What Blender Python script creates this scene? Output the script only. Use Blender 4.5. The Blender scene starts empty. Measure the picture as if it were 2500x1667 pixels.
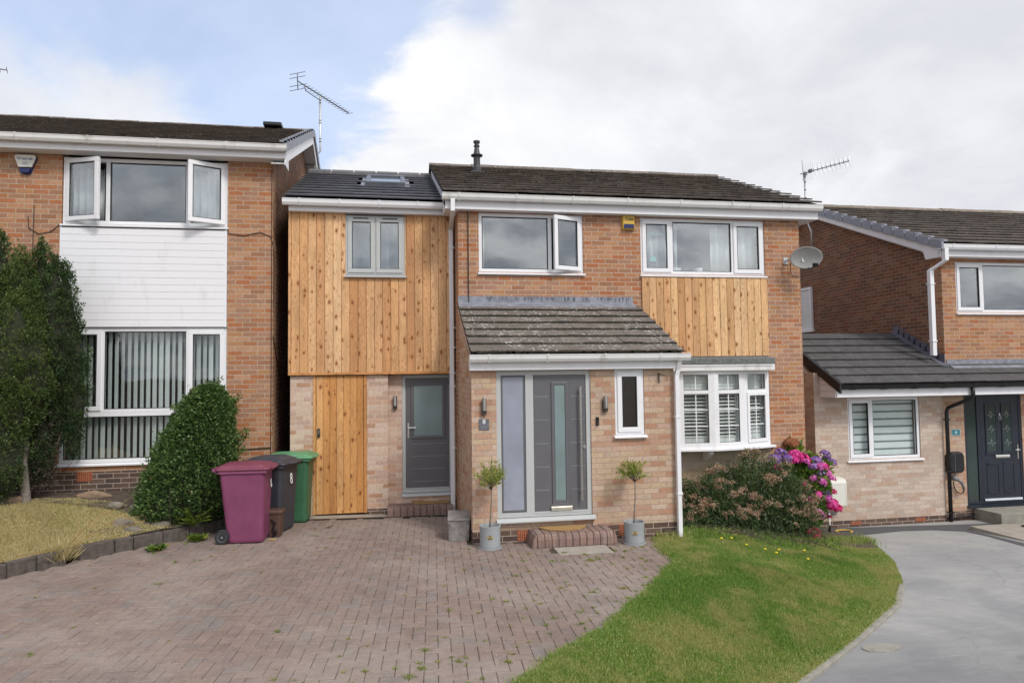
import bpy, bmesh, math, random
import numpy as np
from mathutils import Vector, Matrix
random.seed(7); RNG = np.random.default_rng(11)
S = bpy.context.scene
COL = S.collection
rad = math.radians

# ---------------------------------------------------------------- camera
cam_d = bpy.data.cameras.new("camera"); cam = bpy.data.objects.new("camera", cam_d); COL.objects.link(cam)
cam_d.sensor_width = 36; cam_d.lens = 24.0; cam_d.clip_end = 3000; cam_d.clip_start = .05
yaw, pitch, roll = 0.175510825, 0.0476493, -0.0126550
fw = Vector((math.sin(yaw)*math.cos(pitch), math.cos(yaw)*math.cos(pitch), math.sin(pitch)))
r0 = Vector((math.cos(yaw), -math.sin(yaw), 0)); u0 = r0.cross(fw)
rt = math.cos(roll)*r0 + math.sin(roll)*u0; up = -math.sin(roll)*r0 + math.cos(roll)*u0
M4 = Matrix((rt, up, -fw)).transposed().to_4x4(); M4.translation = (0, -11.35, 2.25)
cam.matrix_world = M4
S.camera = cam
# ---------------------------------------------------------------- view
S.view_settings.view_transform = 'Standard'; S.view_settings.look = 'None'
S.view_settings.gamma = 1; S.view_settings.exposure = 0.46
S.cycles.max_bounces = 8; S.cycles.transparent_max_bounces = 16
# ---------------------------------------------------------------- node helper
class G:
    def __init__(s, tree): s.t = tree; tree.nodes.clear()
    def n(s, typ, ins=None, **props):
        nd = s.t.nodes.new(typ)
        for k, v in props.items(): setattr(nd, k, v)
        for k, v in (ins or {}).items():
            sk = nd.inputs[k]
            if isinstance(v, bpy.types.NodeSocket): s.t.links.new(v, sk)
            else: sk.default_value = v
        return nd
    def noise(s, vec, scale, detail=4, rough=.55, dist=0., dim='3D'):
        i = {'Scale': scale, 'Detail': detail, 'Roughness': rough, 'Distortion': dist}
        if vec is not None: i['Vector'] = vec
        return s.n('ShaderNodeTexNoise', i, noise_dimensions=dim).outputs[0]
    def ramp(s, fac, stops, interp='LINEAR'):
        nd = s.n('ShaderNodeValToRGB', {'Fac': fac}); cr = nd.color_ramp; cr.interpolation = interp
        while len(cr.elements) < len(stops): cr.elements.new(.5)
        for e, (p, c) in zip(cr.elements, stops):
            e.position = p; e.color = (c, c, c, 1) if not isinstance(c, tuple) else (*c, 1)
        return nd.outputs[0]
    def mix(s, f, a, b, blend='MIX'):
        nd = s.n('ShaderNodeMix', data_type='RGBA', blend_type=blend)
        for k, v in ((0, f), (6, a), (7, b)):
            if isinstance(v, bpy.types.NodeSocket): s.t.links.new(v, nd.inputs[k])
            elif isinstance(v, tuple): nd.inputs[k].default_value = (*v, 1) if len(v) == 3 else v
            else: nd.inputs[k].default_value = v if k == 0 else (v, v, v, 1)
        return nd.outputs[2]
    def m(s, op, a, b=0., c=0., clamp=False):
        nd = s.n('ShaderNodeMath', operation=op, use_clamp=clamp)
        for k, v in ((0, a), (1, b), (2, c)):
            if isinstance(v, bpy.types.NodeSocket): s.t.links.new(v, nd.inputs[k])
            else: nd.inputs[k].default_value = v
        return nd.outputs[0]
    def sstep(s, x, a, b):
        return s.n('ShaderNodeMapRange', {0: x, 1: a, 2: b, 3: 0., 4: 1.}, interpolation_type='SMOOTHSTEP').outputs[0]
    def vm(s, op, a, b):
        nd = s.n('ShaderNodeVectorMath', operation=op)
        for k, v in ((0, a), (1, b)):
            if isinstance(v, bpy.types.NodeSocket): s.t.links.new(v, nd.inputs[k])
            else: nd.inputs[k].default_value = v
        return nd.outputs[0]
    def bump(s, h, strength=.3, dist=.01):
        return s.n('ShaderNodeBump', {'Height': h, 'Strength': strength, 'Distance': dist}).outputs[0]
    def uv(s): return s.n('ShaderNodeTexCoord').outputs['UV']
    def ob(s): return s.n('ShaderNodeTexCoord').outputs['Object']
    def geo(s): return s.n('ShaderNodeNewGeometry').outputs['Position']
    def rnd(s): return s.n('ShaderNodeAttribute', attribute_name='rnd').outputs['Fac']
    def pbsdf(s, color, rough=.6, normal=None, metal=0., spec=.5, **kw):
        i = {'Base Color': (*color, 1) if isinstance(color, tuple) else color, 'Roughness': rough, 'Metallic': metal, 'Specular IOR Level': spec}
        if normal is not None: i['Normal'] = normal
        i.update(kw)
        return s.n('ShaderNodeBsdfPrincipled', i).outputs[0]
    def out(s, sh): s.n('ShaderNodeOutputMaterial', {'Surface': sh})

# ---------------------------------------------------------------- world: sky with broken cloud
SUN_EL, SUN_AZ = rad(46), rad(152)       # azimuth measured clockwise from +Y (the viewing side); sun behind the camera, to the right
w = bpy.data.worlds.new("World"); S.world = w; w.use_nodes = True
g = G(w.node_tree)
d = g.n('ShaderNodeTexCoord').outputs['Generated']
sky = g.n('ShaderNodeTexSky', {'Vector': d}, sky_type='NISHITA', sun_disc=False, sun_elevation=SUN_EL, sun_rotation=SUN_AZ, air_density=1.0, dust_density=2.2, ozone_density=1.0).outputs[0]
sx = g.n('ShaderNodeSeparateXYZ', {0: d})
az = g.m('ARCTAN2', sx.outputs[0], sx.outputs[1]); el = g.m('ARCSINE', sx.outputs[2])
den = g.m('ADD', g.m('MAXIMUM', sx.outputs[2], 0.), .32)
pc = g.n('ShaderNodeCombineXYZ', {0: g.m('DIVIDE', sx.outputs[0], den), 1: g.m('DIVIDE', sx.outputs[1], den), 2: 3.7}).outputs[0]
n1 = g.noise(pc, 1.5, 9, .56, .25); n2 = g.noise(g.vm('ADD', pc, (4.1, 7.7, 2.)), 3.2, 8, .6, .4); n3 = g.noise(g.vm('ADD', pc, (9., 3., 5.)), 1.1, 6, .6, .3)
edge = g.m('SUBTRACT', az, g.m('ADD', -.085, g.m('MULTIPLY', g.m('SUBTRACT', el, .30), .75)))
edge = g.m('ADD', edge, g.m('MULTIPLY', g.m('SUBTRACT', n2, .5), .42))
front = g.sstep(edge, -.03, .045)
lowtop = g.m('ADD', g.m('ADD', el, g.m('MULTIPLY', az, .18)), g.m('MULTIPLY', g.m('SUBTRACT', n2, .5), .26))
lowcl = g.m('MULTIPLY', g.sstep(lowtop, .335, .25), g.sstep(g.m('ADD', az, g.m('MULTIPLY', g.m('SUBTRACT', n2, .5), .16)), -.20, -.30))
lowcl = g.m('MULTIPLY', lowcl, .9)
back = g.sstep(g.m('ABSOLUTE', az), .75, 1.1)
nb = g.noise(g.vm('ADD', pc, (2.6, 1.3, 0.)), 3.0, 7, .5, .15)
anyc = g.m('MULTIPLY', g.sstep(nb, .42, .60), back)   # scattered cloud round the rest of the sky
hole = g.m('MULTIPLY', g.sstep(g.m('ADD', g.m('ABSOLUTE', g.m('SUBTRACT', az, .135)), g.m('MULTIPLY', n2, .12)), .13, .06), g.sstep(el, .46, .50))
cov = g.m('MAXIMUM', g.m('MAXIMUM', front, lowcl), anyc)
cov = g.m('MULTIPLY', cov, g.m('SUBTRACT', 1., g.m('MULTIPLY', hole, .8)))
veil = g.m('SUBTRACT', g.m('ADD', .36, g.m('MULTIPLY', g.sstep(n3, .3, .7), .30)), g.m('MULTIPLY', back, .28))          # thin high cloud over the blue
shade = g.m('ADD', g.m('MULTIPLY', g.sstep(n3, .36, .66), .6), g.m('MULTIPLY', g.sstep(n2, .3, .72), .4))
shade = g.mix(back, shade, g.sstep(g.noise(g.vm('ADD', pc, (6.1, 5.2, 0.)), 4.2, 6, .5, .15), .36, .66))
ccol = g.mix(shade, g.mix(back, (5.1, 5.2, 5.6), (3.3, 3.5, 4.0)), (7.5, 7.5, 7.55))
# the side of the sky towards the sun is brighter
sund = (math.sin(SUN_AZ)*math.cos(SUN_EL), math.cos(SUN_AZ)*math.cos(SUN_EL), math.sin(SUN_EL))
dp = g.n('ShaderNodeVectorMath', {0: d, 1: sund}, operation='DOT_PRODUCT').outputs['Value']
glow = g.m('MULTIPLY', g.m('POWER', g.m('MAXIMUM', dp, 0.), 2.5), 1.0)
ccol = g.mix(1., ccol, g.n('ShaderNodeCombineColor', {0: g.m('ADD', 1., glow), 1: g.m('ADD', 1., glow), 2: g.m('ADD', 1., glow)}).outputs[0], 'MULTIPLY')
blue = g.mix(veil, g.mix(1., sky, (1.15, 1.2, 1.25), 'MULTIPLY'), (6.0, 6.7, 8.2))
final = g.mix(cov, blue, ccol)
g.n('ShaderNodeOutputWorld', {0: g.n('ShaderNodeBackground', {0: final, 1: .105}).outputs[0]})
# ---------------------------------------------------------------- sun
ld = bpy.data.lights.new("sun", 'SUN'); lo = bpy.data.objects.new("sun", ld); COL.objects.link(lo)
ld.energy = 1.5; ld.angle = rad(12); ld.color = (1, .95, .88)
lo.rotation_euler = Vector((-sund[0], -sund[1], -sund[2])).to_track_quat('-Z', 'Y').to_euler()

# ---------------------------------------------------------------- materials
MATS = {}
def mat(name, fn):
    m_ = bpy.data.materials.new(name); m_.use_nodes = True; fn(G(m_.node_tree)); MATS[name] = m_; return m_
def plain(name, c, rough=.5, metal=0., var=.12, scale=6., bumps=0., spec=.5):
    def f(g):
        p = g.geo(); n = g.noise(p, scale, 5, .6)
        dk = tuple(max(0, x*(1-var)) for x in c); lt = tuple(min(1, x*(1+var)) for x in c)
        col = g.mix(g.ramp(n, [(.3, 0.), (.7, 1.)]), dk, lt)
        nm = g.bump(g.noise(p, 90, 3), bumps, .004) if bumps else None
        g.out(g.pbsdf(col, g.m('ADD', rough-.08, g.m('MULTIPLY', n, .16)), nm, metal, spec))
    return mat(name, f)
def brick(name, pal, mortar, off=(0., 0., 0.), bumpv=.5, rustic=.25, w=.225, h=.075, ms=.0055):
    def f(g):
        uv = g.vm('ADD', g.uv(), off)
        wob = g.n('ShaderNodeTexNoise', {'Vector': uv, 'Scale': 9., 'Detail': 2.}).outputs[1]
        uvw = g.vm('ADD', uv, g.vm('MULTIPLY', g.vm('SUBTRACT', wob, (.5, .5, .5)), (.008, .006, 0)))
        b = g.n('ShaderNodeTexBrick', {'Vector': uvw, 'Color1': (0, 0, 0, 1), 'Color2': (1, 1, 1, 1), 'Mortar': (.5, .5, .5, 1), 'Scale': 1., 'Mortar Size': ms, 'Mortar Smooth': .25, 'Bias': 0., 'Brick Width': w, 'Row Height': h})
        k = len(pal)
        col = g.ramp(b.outputs[0], [(i/k, c) for i, c in enumerate(pal)], 'CONSTANT')
        big = g.noise(uv, 1.3, 4, .6); mid = g.noise(uv, 22, 5, .65); fine = g.noise(uv, 160, 3, .6)
        streak = g.noise(g.vm('MULTIPLY', uv, (1., 1.8, 1.)), 55, 4, .7, 1.2)
        col = g.mix(g.m('MULTIPLY', g.sstep(streak, .42, .66), rustic), col, (.36, .20, .08), 'MIX')
        col = g.mix(1., col, g.ramp(mid, [(.25, .80), (.75, 1.16)]), 'MULTIPLY')
        col = g.mix(1., col, g.ramp(big, [(.25, .88), (.75, 1.10)]), 'MULTIPLY')
        col = g.mix(1., col, g.ramp(fine, [(.25, .86), (.75, 1.12)]), 'MULTIPLY')
        mc = g.mix(g.sstep(mid, .3, .7), tuple(x*.84 for x in mortar), mortar)
        col = g.mix(b.outputs[1], col, mc)
        hgt = g.m('ADD', g.m('SUBTRACT', 1., b.outputs[1]), g.m('ADD', g.m('MULTIPLY', streak, .35), g.m('MULTIPLY', fine, .15)))
        g.out(g.pbsdf(col, .88, g.bump(hgt, bumpv, .008), spec=.25))
    return mat(name, f)
OR = [(.385,.163,.083), (.43,.212,.117), (.345,.185,.115), (.40,.150,.070), (.46,.262,.158), (.36,.20,.13), (.42,.215,.105), (.325,.158,.09), (.445,.232,.13), (.385,.208,.138)]
brick('brick_main', OR, (.54,.44,.345), rustic=.15)
brick('brick_left', OR, (.50,.405,.31), off=(.06, .03, 0), rustic=.30)
brick('brick_shaded', [(.19,.085,.05), (.24,.115,.068), (.155,.082,.055), (.21,.088,.048), (.25,.135,.085), (.18,.10,.065)], (.36,.29,.22), off=(.1, .01, 0), rustic=.06)  # front brick palette darkened: shade of the side walls put into the colour
brick('brick_buff', [(.55,.38,.285), (.58,.42,.33), (.50,.34,.26), (.62,.47,.36), (.56,.355,.25), (.60,.45,.36), (.52,.36,.29), (.47,.27,.17), (.63,.48,.38)], (.60,.50,.41), off=(.03, .02, 0), rustic=.02, bumpv=.4)
brick('brick_porch', [(.50,.325,.22), (.53,.375,.27), (.47,.29,.20), (.52,.385,.265), (.55,.41,.315), (.50,.34,.26), (.44,.245,.16), (.51,.37,.255), (.49,.36,.28)], (.40,.295,.22), off=(.02, .045, 0), rustic=.03, bumpv=.42)
brick('brick_pale', [(.50,.40,.325), (.54,.44,.36), (.46,.36,.30), (.57,.47,.39), (.50,.38,.31), (.47,.33,.25), (.54,.45,.37)], (.46,.39,.32), off=(.07, .01, 0), rustic=.02, bumpv=.42, ms=.0045)
brick('brick_plinth', [(.105,.068,.055), (.13,.085,.065), (.09,.064,.056), (.15,.10,.08)], (.46,.38,.31), rustic=.03)
brick('brick_paver_step', [(.25,.165,.14), (.28,.185,.155), (.23,.155,.135), (.27,.195,.17)], (.17,.14,.12), w=.103, h=.23, ms=.004, rustic=.02, bumpv=.7)
brick('stone_coursed', [(.42,.325,.20), (.46,.38,.29), (.38,.29,.20), (.48,.40,.25), (.41,.35,.29), (.50,.42,.30)], (.42,.35,.26), w=.47, h=.155, ms=.006, rustic=.12, bumpv=.55)

def timber(name, pal, vert=True):
    def f(g):
        r = g.rnd(); uv = g.uv()
        s_ = g.n('ShaderNodeSeparateXYZ', {0: uv})
        off = g.m('MULTIPLY', r, 91.)
        v = g.n('ShaderNodeCombineXYZ', {0: s_.outputs[0], 1: g.m('ADD', s_.outputs[1], off), 2: off}).outputs[0]
        k = len(pal)
        col = g.ramp(r, [(i/(k-1), c) for i, c in enumerate(pal)])
        warp = g.noise(g.vm('MULTIPLY', v, (5., 1.1, 1.)), 1.6, 2)
        rings = g.m('FRACT', g.m('ADD', g.m('MULTIPLY', s_.outputs[0], 34.), g.m('MULTIPLY', warp, 11.)))
        rings = g.m('ABSOLUTE', g.m('SUBTRACT', rings, .5))
        fib = g.noise(g.vm('MULTIPLY', v, (130., 3., 1.)), 1., 4, .6)
        tone = g.noise(g.vm('MULTIPLY', v, (6., .8, 1.)), 1., 3)
        col = g.mix(g.m('MULTIPLY', g.sstep(rings, .17, .5), .42), col, (.35,.135,.035))
        col = g.mix(1., col, g.ramp(fib, [(.25, .82), (.75, 1.12)]), 'MULTIPLY')
        col = g.mix(1., col, g.ramp(tone, [(.25, .74), (.75, 1.22)]), 'MULTIPLY')
        kv = g.vm('MULTIPLY', v, (8.3, 4.6, 1.))
        kv = g.vm('ADD', kv, g.vm('MULTIPLY', g.n('ShaderNodeTexNoise', {'Vector': v, 'Scale': 30.}).outputs[1], (.22, .22, 0)))
        vo = g.n('ShaderNodeTexVoronoi', {'Vector': kv, 'Scale': 1., 'Randomness': 1.}, voronoi_dimensions='2D')
        gate_ = g.n('ShaderNodeSeparateColor', {0: vo.outputs['Color']}).outputs
        size = g.m('MULTIPLY', g.sstep(gate_[0], .25, 1.), .17)
        core = g.m('SUBTRACT', 1., g.sstep(g.m('DIVIDE', vo.outputs['Distance'], g.m('MAXIMUM', size, .001)), .55, 1.))
        halo = g.m('MULTIPLY', g.m('SUBTRACT', 1., g.sstep(g.m('DIVIDE', vo.outputs['Distance'], g.m('MAXIMUM', size, .001)), .6, 2.2)), .55)
        col = g.mix(halo, col, (.36,.13,.03)); col = g.mix(g.m('MULTIPLY', core, .85), col, g.mix(gate_[1], (.20,.065,.018), (.13,.05,.02)))
        g.out(g.pbsdf(col, .62, g.bump(g.m('ADD', fib, core), .15, .003), spec=.3))
    return mat(name, f)
timber('larch', [(.56,.26,.105), (.73,.45,.225), (.62,.325,.14), (.78,.51,.28), (.66,.37,.17), (.56,.28,.12), (.75,.47,.25), (.51,.235,.10), (.68,.395,.195)])
timber('larch_orange', [(.52,.225,.07), (.65,.34,.125), (.56,.26,.085), (.68,.38,.155), (.60,.30,.105)])
timber('larch_pale', [(.68,.41,.19), (.76,.50,.26), (.62,.345,.15), (.78,.53,.29), (.58,.31,.14)])

def upvc(name, c=(.80,.80,.82), dirt=.10, rough=.32):
    def f(g):
        p = g.geo()
        n = g.noise(g.vm('MULTIPLY', p, (1., 1., .35)), 5., 6, .65); n2 = g.noise(p, 40, 3)
        col = g.mix(g.m('MULTIPLY', g.sstep(n, .52, .80), dirt*3), c, (.42,.41,.37))
        col = g.mix(1., col, g.ramp(n2, [(.3, .965), (.7, 1.0)]), 'MULTIPLY')
        g.out(g.pbsdf(col, g.m('ADD', rough, g.m('MULTIPLY', n, .15))))
    return mat(name, f)
upvc('upvc_white'); upvc('upvc_grimy', (.74,.735,.72), .34); upvc('cream_metal', (.70,.69,.63), .12)
upvc('upvc_grey', (.47,.485,.48), .04); 
plain('door_grey', (.118,.116,.124), .42, var=.06, bumps=.08); plain('door_line', (.26,.26,.27), .4)
plain('door_navy', (.016,.021,.033), .32, var=.1, bumps=.05); plain('steel', (.62,.61,.58), .28, 1., var=.05)
plain('alu_mast', (.55,.56,.57), .42, .6); plain('aerial_dark', (.16,.165,.17), .5, .4)
plain('black_plastic', (.010,.010,.012), .38, var=.2); plain('dark_rubber', (.022,.023,.026), .75, var=.2)
plain('lead', (.20,.21,.245), .62, var=.3, scale=9., bumps=.2); plain('lead_dark', (.115,.115,.145), .6, var=.3, scale=5., bumps=.2)
plain('felt_grey', (.145,.152,.145), .92, var=.35, scale=22., bumps=.6)
plain('terracotta', (.42,.135,.065), .8, var=.2, scale=30., bumps=.2); plain('dark_hole', (.02,.012,.01), .95)
plain('flue_dark', (.055,.055,.062), .42, .2); plain('cable_brown', (.05,.028,.02), .6)
plain('skylight_frame', (.15,.16,.185), .42, .3); plain('curtain_white', (.72,.73,.74), .85, var=.05, scale=3.)
plain('blind_white', (.74,.78,.77), .8, var=.05); plain('blind_grey', (.20,.235,.24), .8); plain('shutter_white', (.72,.73,.71), .5)
plain('interior', (.13,.125,.12), .9); plain('teal', (.30,.66,.62), .7); plain('coir', (.34,.20,.075), .95, var=.35, scale=60., bumps=.8)
plain('concrete', (.27,.255,.215), .92, var=.22, scale=9., bumps=.5); plain('concrete_pale', (.33,.29,.245), .92, var=.2, scale=6., bumps=.4)
plain('kerb_stone', (.095,.078,.068), .95, var=.4, scale=14., bumps=.6); plain('rock', (.185,.16,.13), .95, var=.4, scale=9., bumps=.8); plain('rock_tan', (.24,.165,.11), .95, var=.3, scale=8., bumps=.8)
plain('bark_pale', (.19,.165,.14), .95, var=.35, scale=25., bumps=.8); plain('bark_dark', (.07,.05,.04), .95, var=.35, scale=25., bumps=.6)
plain('pot_grey', (.325,.345,.355), .45, var=.06, scale=5.); plain('soil', (.085,.062,.046), .98, var=.5, scale=12., bumps=.9)
plain('bin_purple', (.205,.050,.115), .48, var=.16, scale=4.); plain('bin_purple_lid', (.175,.038,.070), .5, var=.15, scale=4.)
plain('bin_dark', (.038,.041,.052), .5, var=.2, scale=4.); plain('bin_green', (.040,.135,.066), .5, var=.16, scale=4.); plain('bin_green_lid', (.10,.285,.135), .5, var=.12)
plain('caddy_brown', (.085,.045,.032), .5, var=.2); plain('hub_grey', (.20,.20,.21), .5); plain('white_paint', (.80,.80,.78), .5)
plain('weathered_box', (.24,.22,.205), .9, var=.35, scale=10., bumps=.5); plain('slate_sign', (.115,.125,.142), .6, var=.12, scale=20.)
plain('teal_sign', (.035,.19,.22), .35); plain('yellow_box', (.62,.40,.045), .35, var=.06); plain('navy_box', (.012,.016,.10), .25); plain('cream_box', (.66,.66,.60), .4)
plain('purple_ink', (.12,.10,.26), .5); plain('black_ink', (.02,.018,.015), .5); plain('lamp_bronze', (.085,.070,.058), .4, .5); plain('lamp_steel', (.34,.32,.30), .36, .9); plain('dish_grey', (.31,.31,.30), .45, var=.1, scale=4.)
plain('rust', (.42,.27,.13), .9); plain('hose_yellow', (.60,.38,.06), .5); plain('bee_gold', (.52,.38,.10), .5); plain('leaf_dead', (.13,.055,.03), .9); plain('stone_dark', (.09,.08,.075), .9)
plain('threshold_metal', (.66,.67,.70), .22, 1.); plain('brass', (.66,.61,.50), .25, 1.); plain('leading', (.55,.57,.57), .35, .7)
plain('yellow_flower', (.75,.58,.02), .8)

def glass(name, ior=2.1, tint=(.80,.86,.86), wave=.012):
    def f(g):
        nz = g.noise(g.geo(), 1.1, 2); nm = g.bump(nz, wave, 1.)
        fc = g.n('ShaderNodeLayerWeight', {'Blend': .5}).outputs['Facing']; fr = g.m('ADD', ior, g.m('MULTIPLY', g.m('POWER', fc, 4.), 1.-ior))
        tr = g.n('ShaderNodeBsdfTransparent', {0: (*tint, 1)}).outputs[0]
        gl = g.n('ShaderNodeBsdfGlossy', {'Color': (.96,.98,1,1), 'Roughness': .0, 'Normal': nm}).outputs[0]
        g.out(g.n('ShaderNodeMixShader', {0: fr, 1: tr, 2: gl}).outputs[0])
    return mat(name, f)
glass('window_glass', .15, (.92,.95,.95), .004); glass('window_glass_low', .055, (.95,.97,.965), .004)
def frosted(name, c, rough=.22):
    def f(g):
        p = g.geo(); n = g.noise(p, 1.6, 3); n2 = g.noise(p, 120, 2)
        col = g.mix(g.sstep(n, .3, .7), tuple(x*.88 for x in c), tuple(min(1, x*1.12) for x in c))
        g.out(g.pbsdf(col, rough, g.bump(n2, .05, .002), spec=.8))
    return mat(name, f)
frosted('frosted_teal', (.185,.25,.25)); frosted('frosted_blue', (.30,.325,.39), .10); frosted('frosted_dark', (.026,.045,.040), .12); frosted('dark_pane', (.010,.014,.012), .04)
frosted('skylight_glass', (.10,.12,.15), .02)

def rooftile(name, c1, c2, lichen=0., moss=.3, rough=.85, spec=.3):
    def f(g):
        r = g.rnd(); p = g.geo()
        n = g.noise(p, 7., 6, .65); f_ = g.noise(p, 70., 4, .7); b = g.noise(p, 1.1, 3)
        col = g.mix(g.m('ADD', g.m('MULTIPLY', r, .6), g.m('MULTIPLY', g.sstep(b, .3, .7), .4)), c1, c2)
        col = g.mix(1., col, g.ramp(n, [(.25, .72), (.75, 1.25)]), 'MULTIPLY'); col = g.mix(1., col, g.ramp(f_, [(.2, .65), (.8, 1.3)]), 'MULTIPLY')
        col = g.mix(g.m('MULTIPLY', g.sstep(g.noise(p, 13., 6, .75), .56, .68), moss), col, (.035,.034,.018))
        if lichen:
            vo = g.n('ShaderNodeTexVoronoi', {'Vector': g.vm('ADD', p, g.vm('MULTIPLY', g.n('ShaderNodeTexNoise', {'Vector': p, 'Scale': 60.}).outputs[1], (.05,.05,.05))), 'Scale': 17.})
            sel = g.n('ShaderNodeSeparateColor', {0: vo.outputs['Color']}).outputs[0]
            patch = g.sstep(g.noise(p, 1.7, 4), .38, .6)
            sp = g.m('MULTIPLY', g.m('SUBTRACT', 1., g.sstep(vo.outputs['Distance'], .22, .42)), g.m('MULTIPLY', g.sstep(sel, .45, .55), patch))
            sp = g.m('MAXIMUM', sp, g.m('MULTIPLY', g.sstep(g.noise(p, 48., 3, .7), .60, .68), g.m('MULTIPLY', patch, .7)))
            col = g.mix(g.m('MULTIPLY', sp, lichen), col, (.50,.49,.46))
        g.out(g.pbsdf(col, rough, g.bump(g.m('ADD', f_, n), .45, .006), spec=spec))
    return mat(name, f)
rooftile('tile_old', (.075,.060,.050), (.112,.091,.076), .22, .85); rooftile('tile_porch', (.125,.104,.088), (.175,.150,.128), .95, .35)
rooftile('tile_slate', (.085,.084,.096), (.115,.113,.124), 0., .12, .5, .5); rooftile('tile_dark', (.074,.071,.070), (.094,.09,.09), .10, .22); rooftile('tile_left', (.048,.037,.030), (.078,.062,.050), .14, .85)
rooftile('ridge_old', (.14,.118,.098), (.20,.17,.145), .5, .5); rooftile('ridge_grey', (.12,.118,.125), (.17,.165,.17), .1, .1); rooftile('ridge_pale', (.19,.15,.12), (.27,.22,.18), .5, .4)
plain('verge_grey', (.25,.265,.31), .55, var=.15, scale=10.); plain('moss_dark', (.028,.024,.017), .98, var=.4, scale=40.)

def paver(g):
    r = g.rnd(); p = g.geo()
    n = g.noise(p, .55, 5, .6); m_ = g.noise(p, 9., 5, .65); f_ = g.noise(p, 140., 3, .7)
    col = g.ramp(r, [(0., (.205,.160,.140)), (.25, (.245,.190,.165)), (.45, (.228,.176,.158)), (.62, (.215,.175,.162)), (.8, (.255,.194,.166)), (.93, (.205,.182,.176)), (1., (.24,.205,.185))])
    col = g.mix(g.m('MULTIPLY', g.sstep(n, .40, .62), .70), col, (.300,.258,.232)); col = g.mix(g.m('MULTIPLY', g.sstep(g.noise(g.vm('ADD', p, (3.,8.,1.)), .8, 5, .65), .50, .70), .45), col, (.155,.125,.112))
    col = g.mix(1., col, g.ramp(m_, [(.25, .82), (.75, 1.15)]), 'MULTIPLY'); col = g.mix(1., col, g.ramp(f_, [(.2, .70), (.8, 1.25)]), 'MULTIPLY')
    vo = g.n('ShaderNodeTexVoronoi', {'Vector': p, 'Scale': 55.}); sel = g.n('ShaderNodeSeparateColor', {0: vo.outputs['Color']}).outputs[0]
    col = g.mix(g.m('MULTIPLY', g.m('MULTIPLY', g.m('SUBTRACT', 1., g.sstep(vo.outputs['Distance'], .14, .26)), g.sstep(sel, .70, .74)), .7), col, (.52,.48,.43))
    col = g.mix(1., col, (1.04, 1.0, .955), 'MULTIPLY'); wh = g.m('MULTIPLY', g.sstep(g.noise(g.vm('MULTIPLY', p, (1.,1.6,1.)), 1.4, 6, .7, .6), .66, .74), .45)
    col = g.mix(wh, col, (.47,.44,.42))
    g.out(g.pbsdf(col, .92, g.bump(g.m('ADD', f_, m_), .5, .004), spec=.2))
mat('paver', paver)
def joint(g):
    p = g.geo(); n = g.noise(p, 5., 5, .7)
    g.out(g.pbsdf(g.mix(g.sstep(n, .45, .65), (.085,.068,.054), (.105,.105,.045)), .98, g.bump(g.noise(p, 90, 3), .6, .01), spec=.1))
mat('joint_sand', joint)
def tarmac(g):
    p = g.geo(); n = g.noise(p, .7, 6, .6, .5); f_ = g.noise(p, 190., 3, .75); m_ = g.noise(g.vm('MULTIPLY', p, (.5,1.5,1.)), 5., 5, .65, .8)
    col = g.mix(g.sstep(n, .33, .68), (.285,.283,.283), (.365,.357,.343))
    s_ = g.n('ShaderNodeSeparateXYZ', {0: p})
    near_dark = g.m('MULTIPLY', g.sstep(g.m('ADD', s_.outputs[1], g.m('MULTIPLY', g.m('SUBTRACT', n, .5), 3.)), -4.0, -6.2), .5)  # tarmac gets darker towards the near end of the drive
    col = g.mix(near_dark, col, (.150,.150,.156)); scuff = g.m('MULTIPLY', g.m('MULTIPLY', g.sstep(g.noise(g.vm('MULTIPLY', g.vm('ADD', p, (0.,0.,3.)), (.9,9.,1.)), 1.6, 4, .7, .3), .60, .70), g.sstep(g.noise(p, .5, 2), .5, .65)), .55); col = g.mix(scuff, col, (.44,.43,.42)); col = g.mix(g.m('MULTIPLY', g.sstep(g.noise(g.vm('ADD', p, (5.,1.,2.)), 2.2, 5, .7), .60, .74), .5), col, (.17,.165,.16))
    col = g.mix(1., col, g.ramp(m_, [(.25, .88), (.75, 1.1)]), 'MULTIPLY'); col = g.mix(1., col, g.ramp(f_, [(.2, .58), (.8, 1.36)]), 'MULTIPLY')
    vo = g.n('ShaderNodeTexVoronoi', {'Vector': g.vm('ADD', p, g.vm('MULTIPLY', g.n('ShaderNodeTexNoise', {'Vector': p, 'Scale': 2.}).outputs[1], (.8,.8,0))), 'Scale': .42}, feature='DISTANCE_TO_EDGE')
    col = g.mix(g.m('MULTIPLY', g.m('SUBTRACT', 1., g.sstep(vo.outputs[0], .001, .005)), .22), col, (.15,.14,.12))
    g.out(g.pbsdf(col, .9, g.bump(f_, .5, .004), spec=.25))
mat('tarmac', tarmac)
plain('tarmac_new', (.085,.085,.088), .88, var=.2, scale=30., bumps=.6)
def turf(name, a, b, c):
    def f(g):
        p = g.geo(); n = g.noise(p, 1.2, 5, .6); f_ = g.noise(p, 45., 4, .7)
        col = g.mix(g.sstep(n, .35, .65), a, b); col = g.mix(g.sstep(g.noise(g.vm('ADD', p, (7.,2.,1.)), 1.6, 4, .65), .52, .70), col, c)
        col = g.mix(1., col, g.ramp(f_, [(.2, .55), (.8, 1.3)]), 'MULTIPLY')
        g.out(g.pbsdf(col, .95, g.bump(f_, .7, .02), spec=.1))
    return mat(name, f)
turf('turf_green', (.11,.165,.036), (.15,.19,.05), (.26,.215,.10)); turf('turf_dry', (.40,.30,.155), (.45,.35,.19), (.27,.23,.09)); turf('ground_soil', (.11,.085,.062), (.085,.065,.048), (.13,.10,.07))

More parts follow.
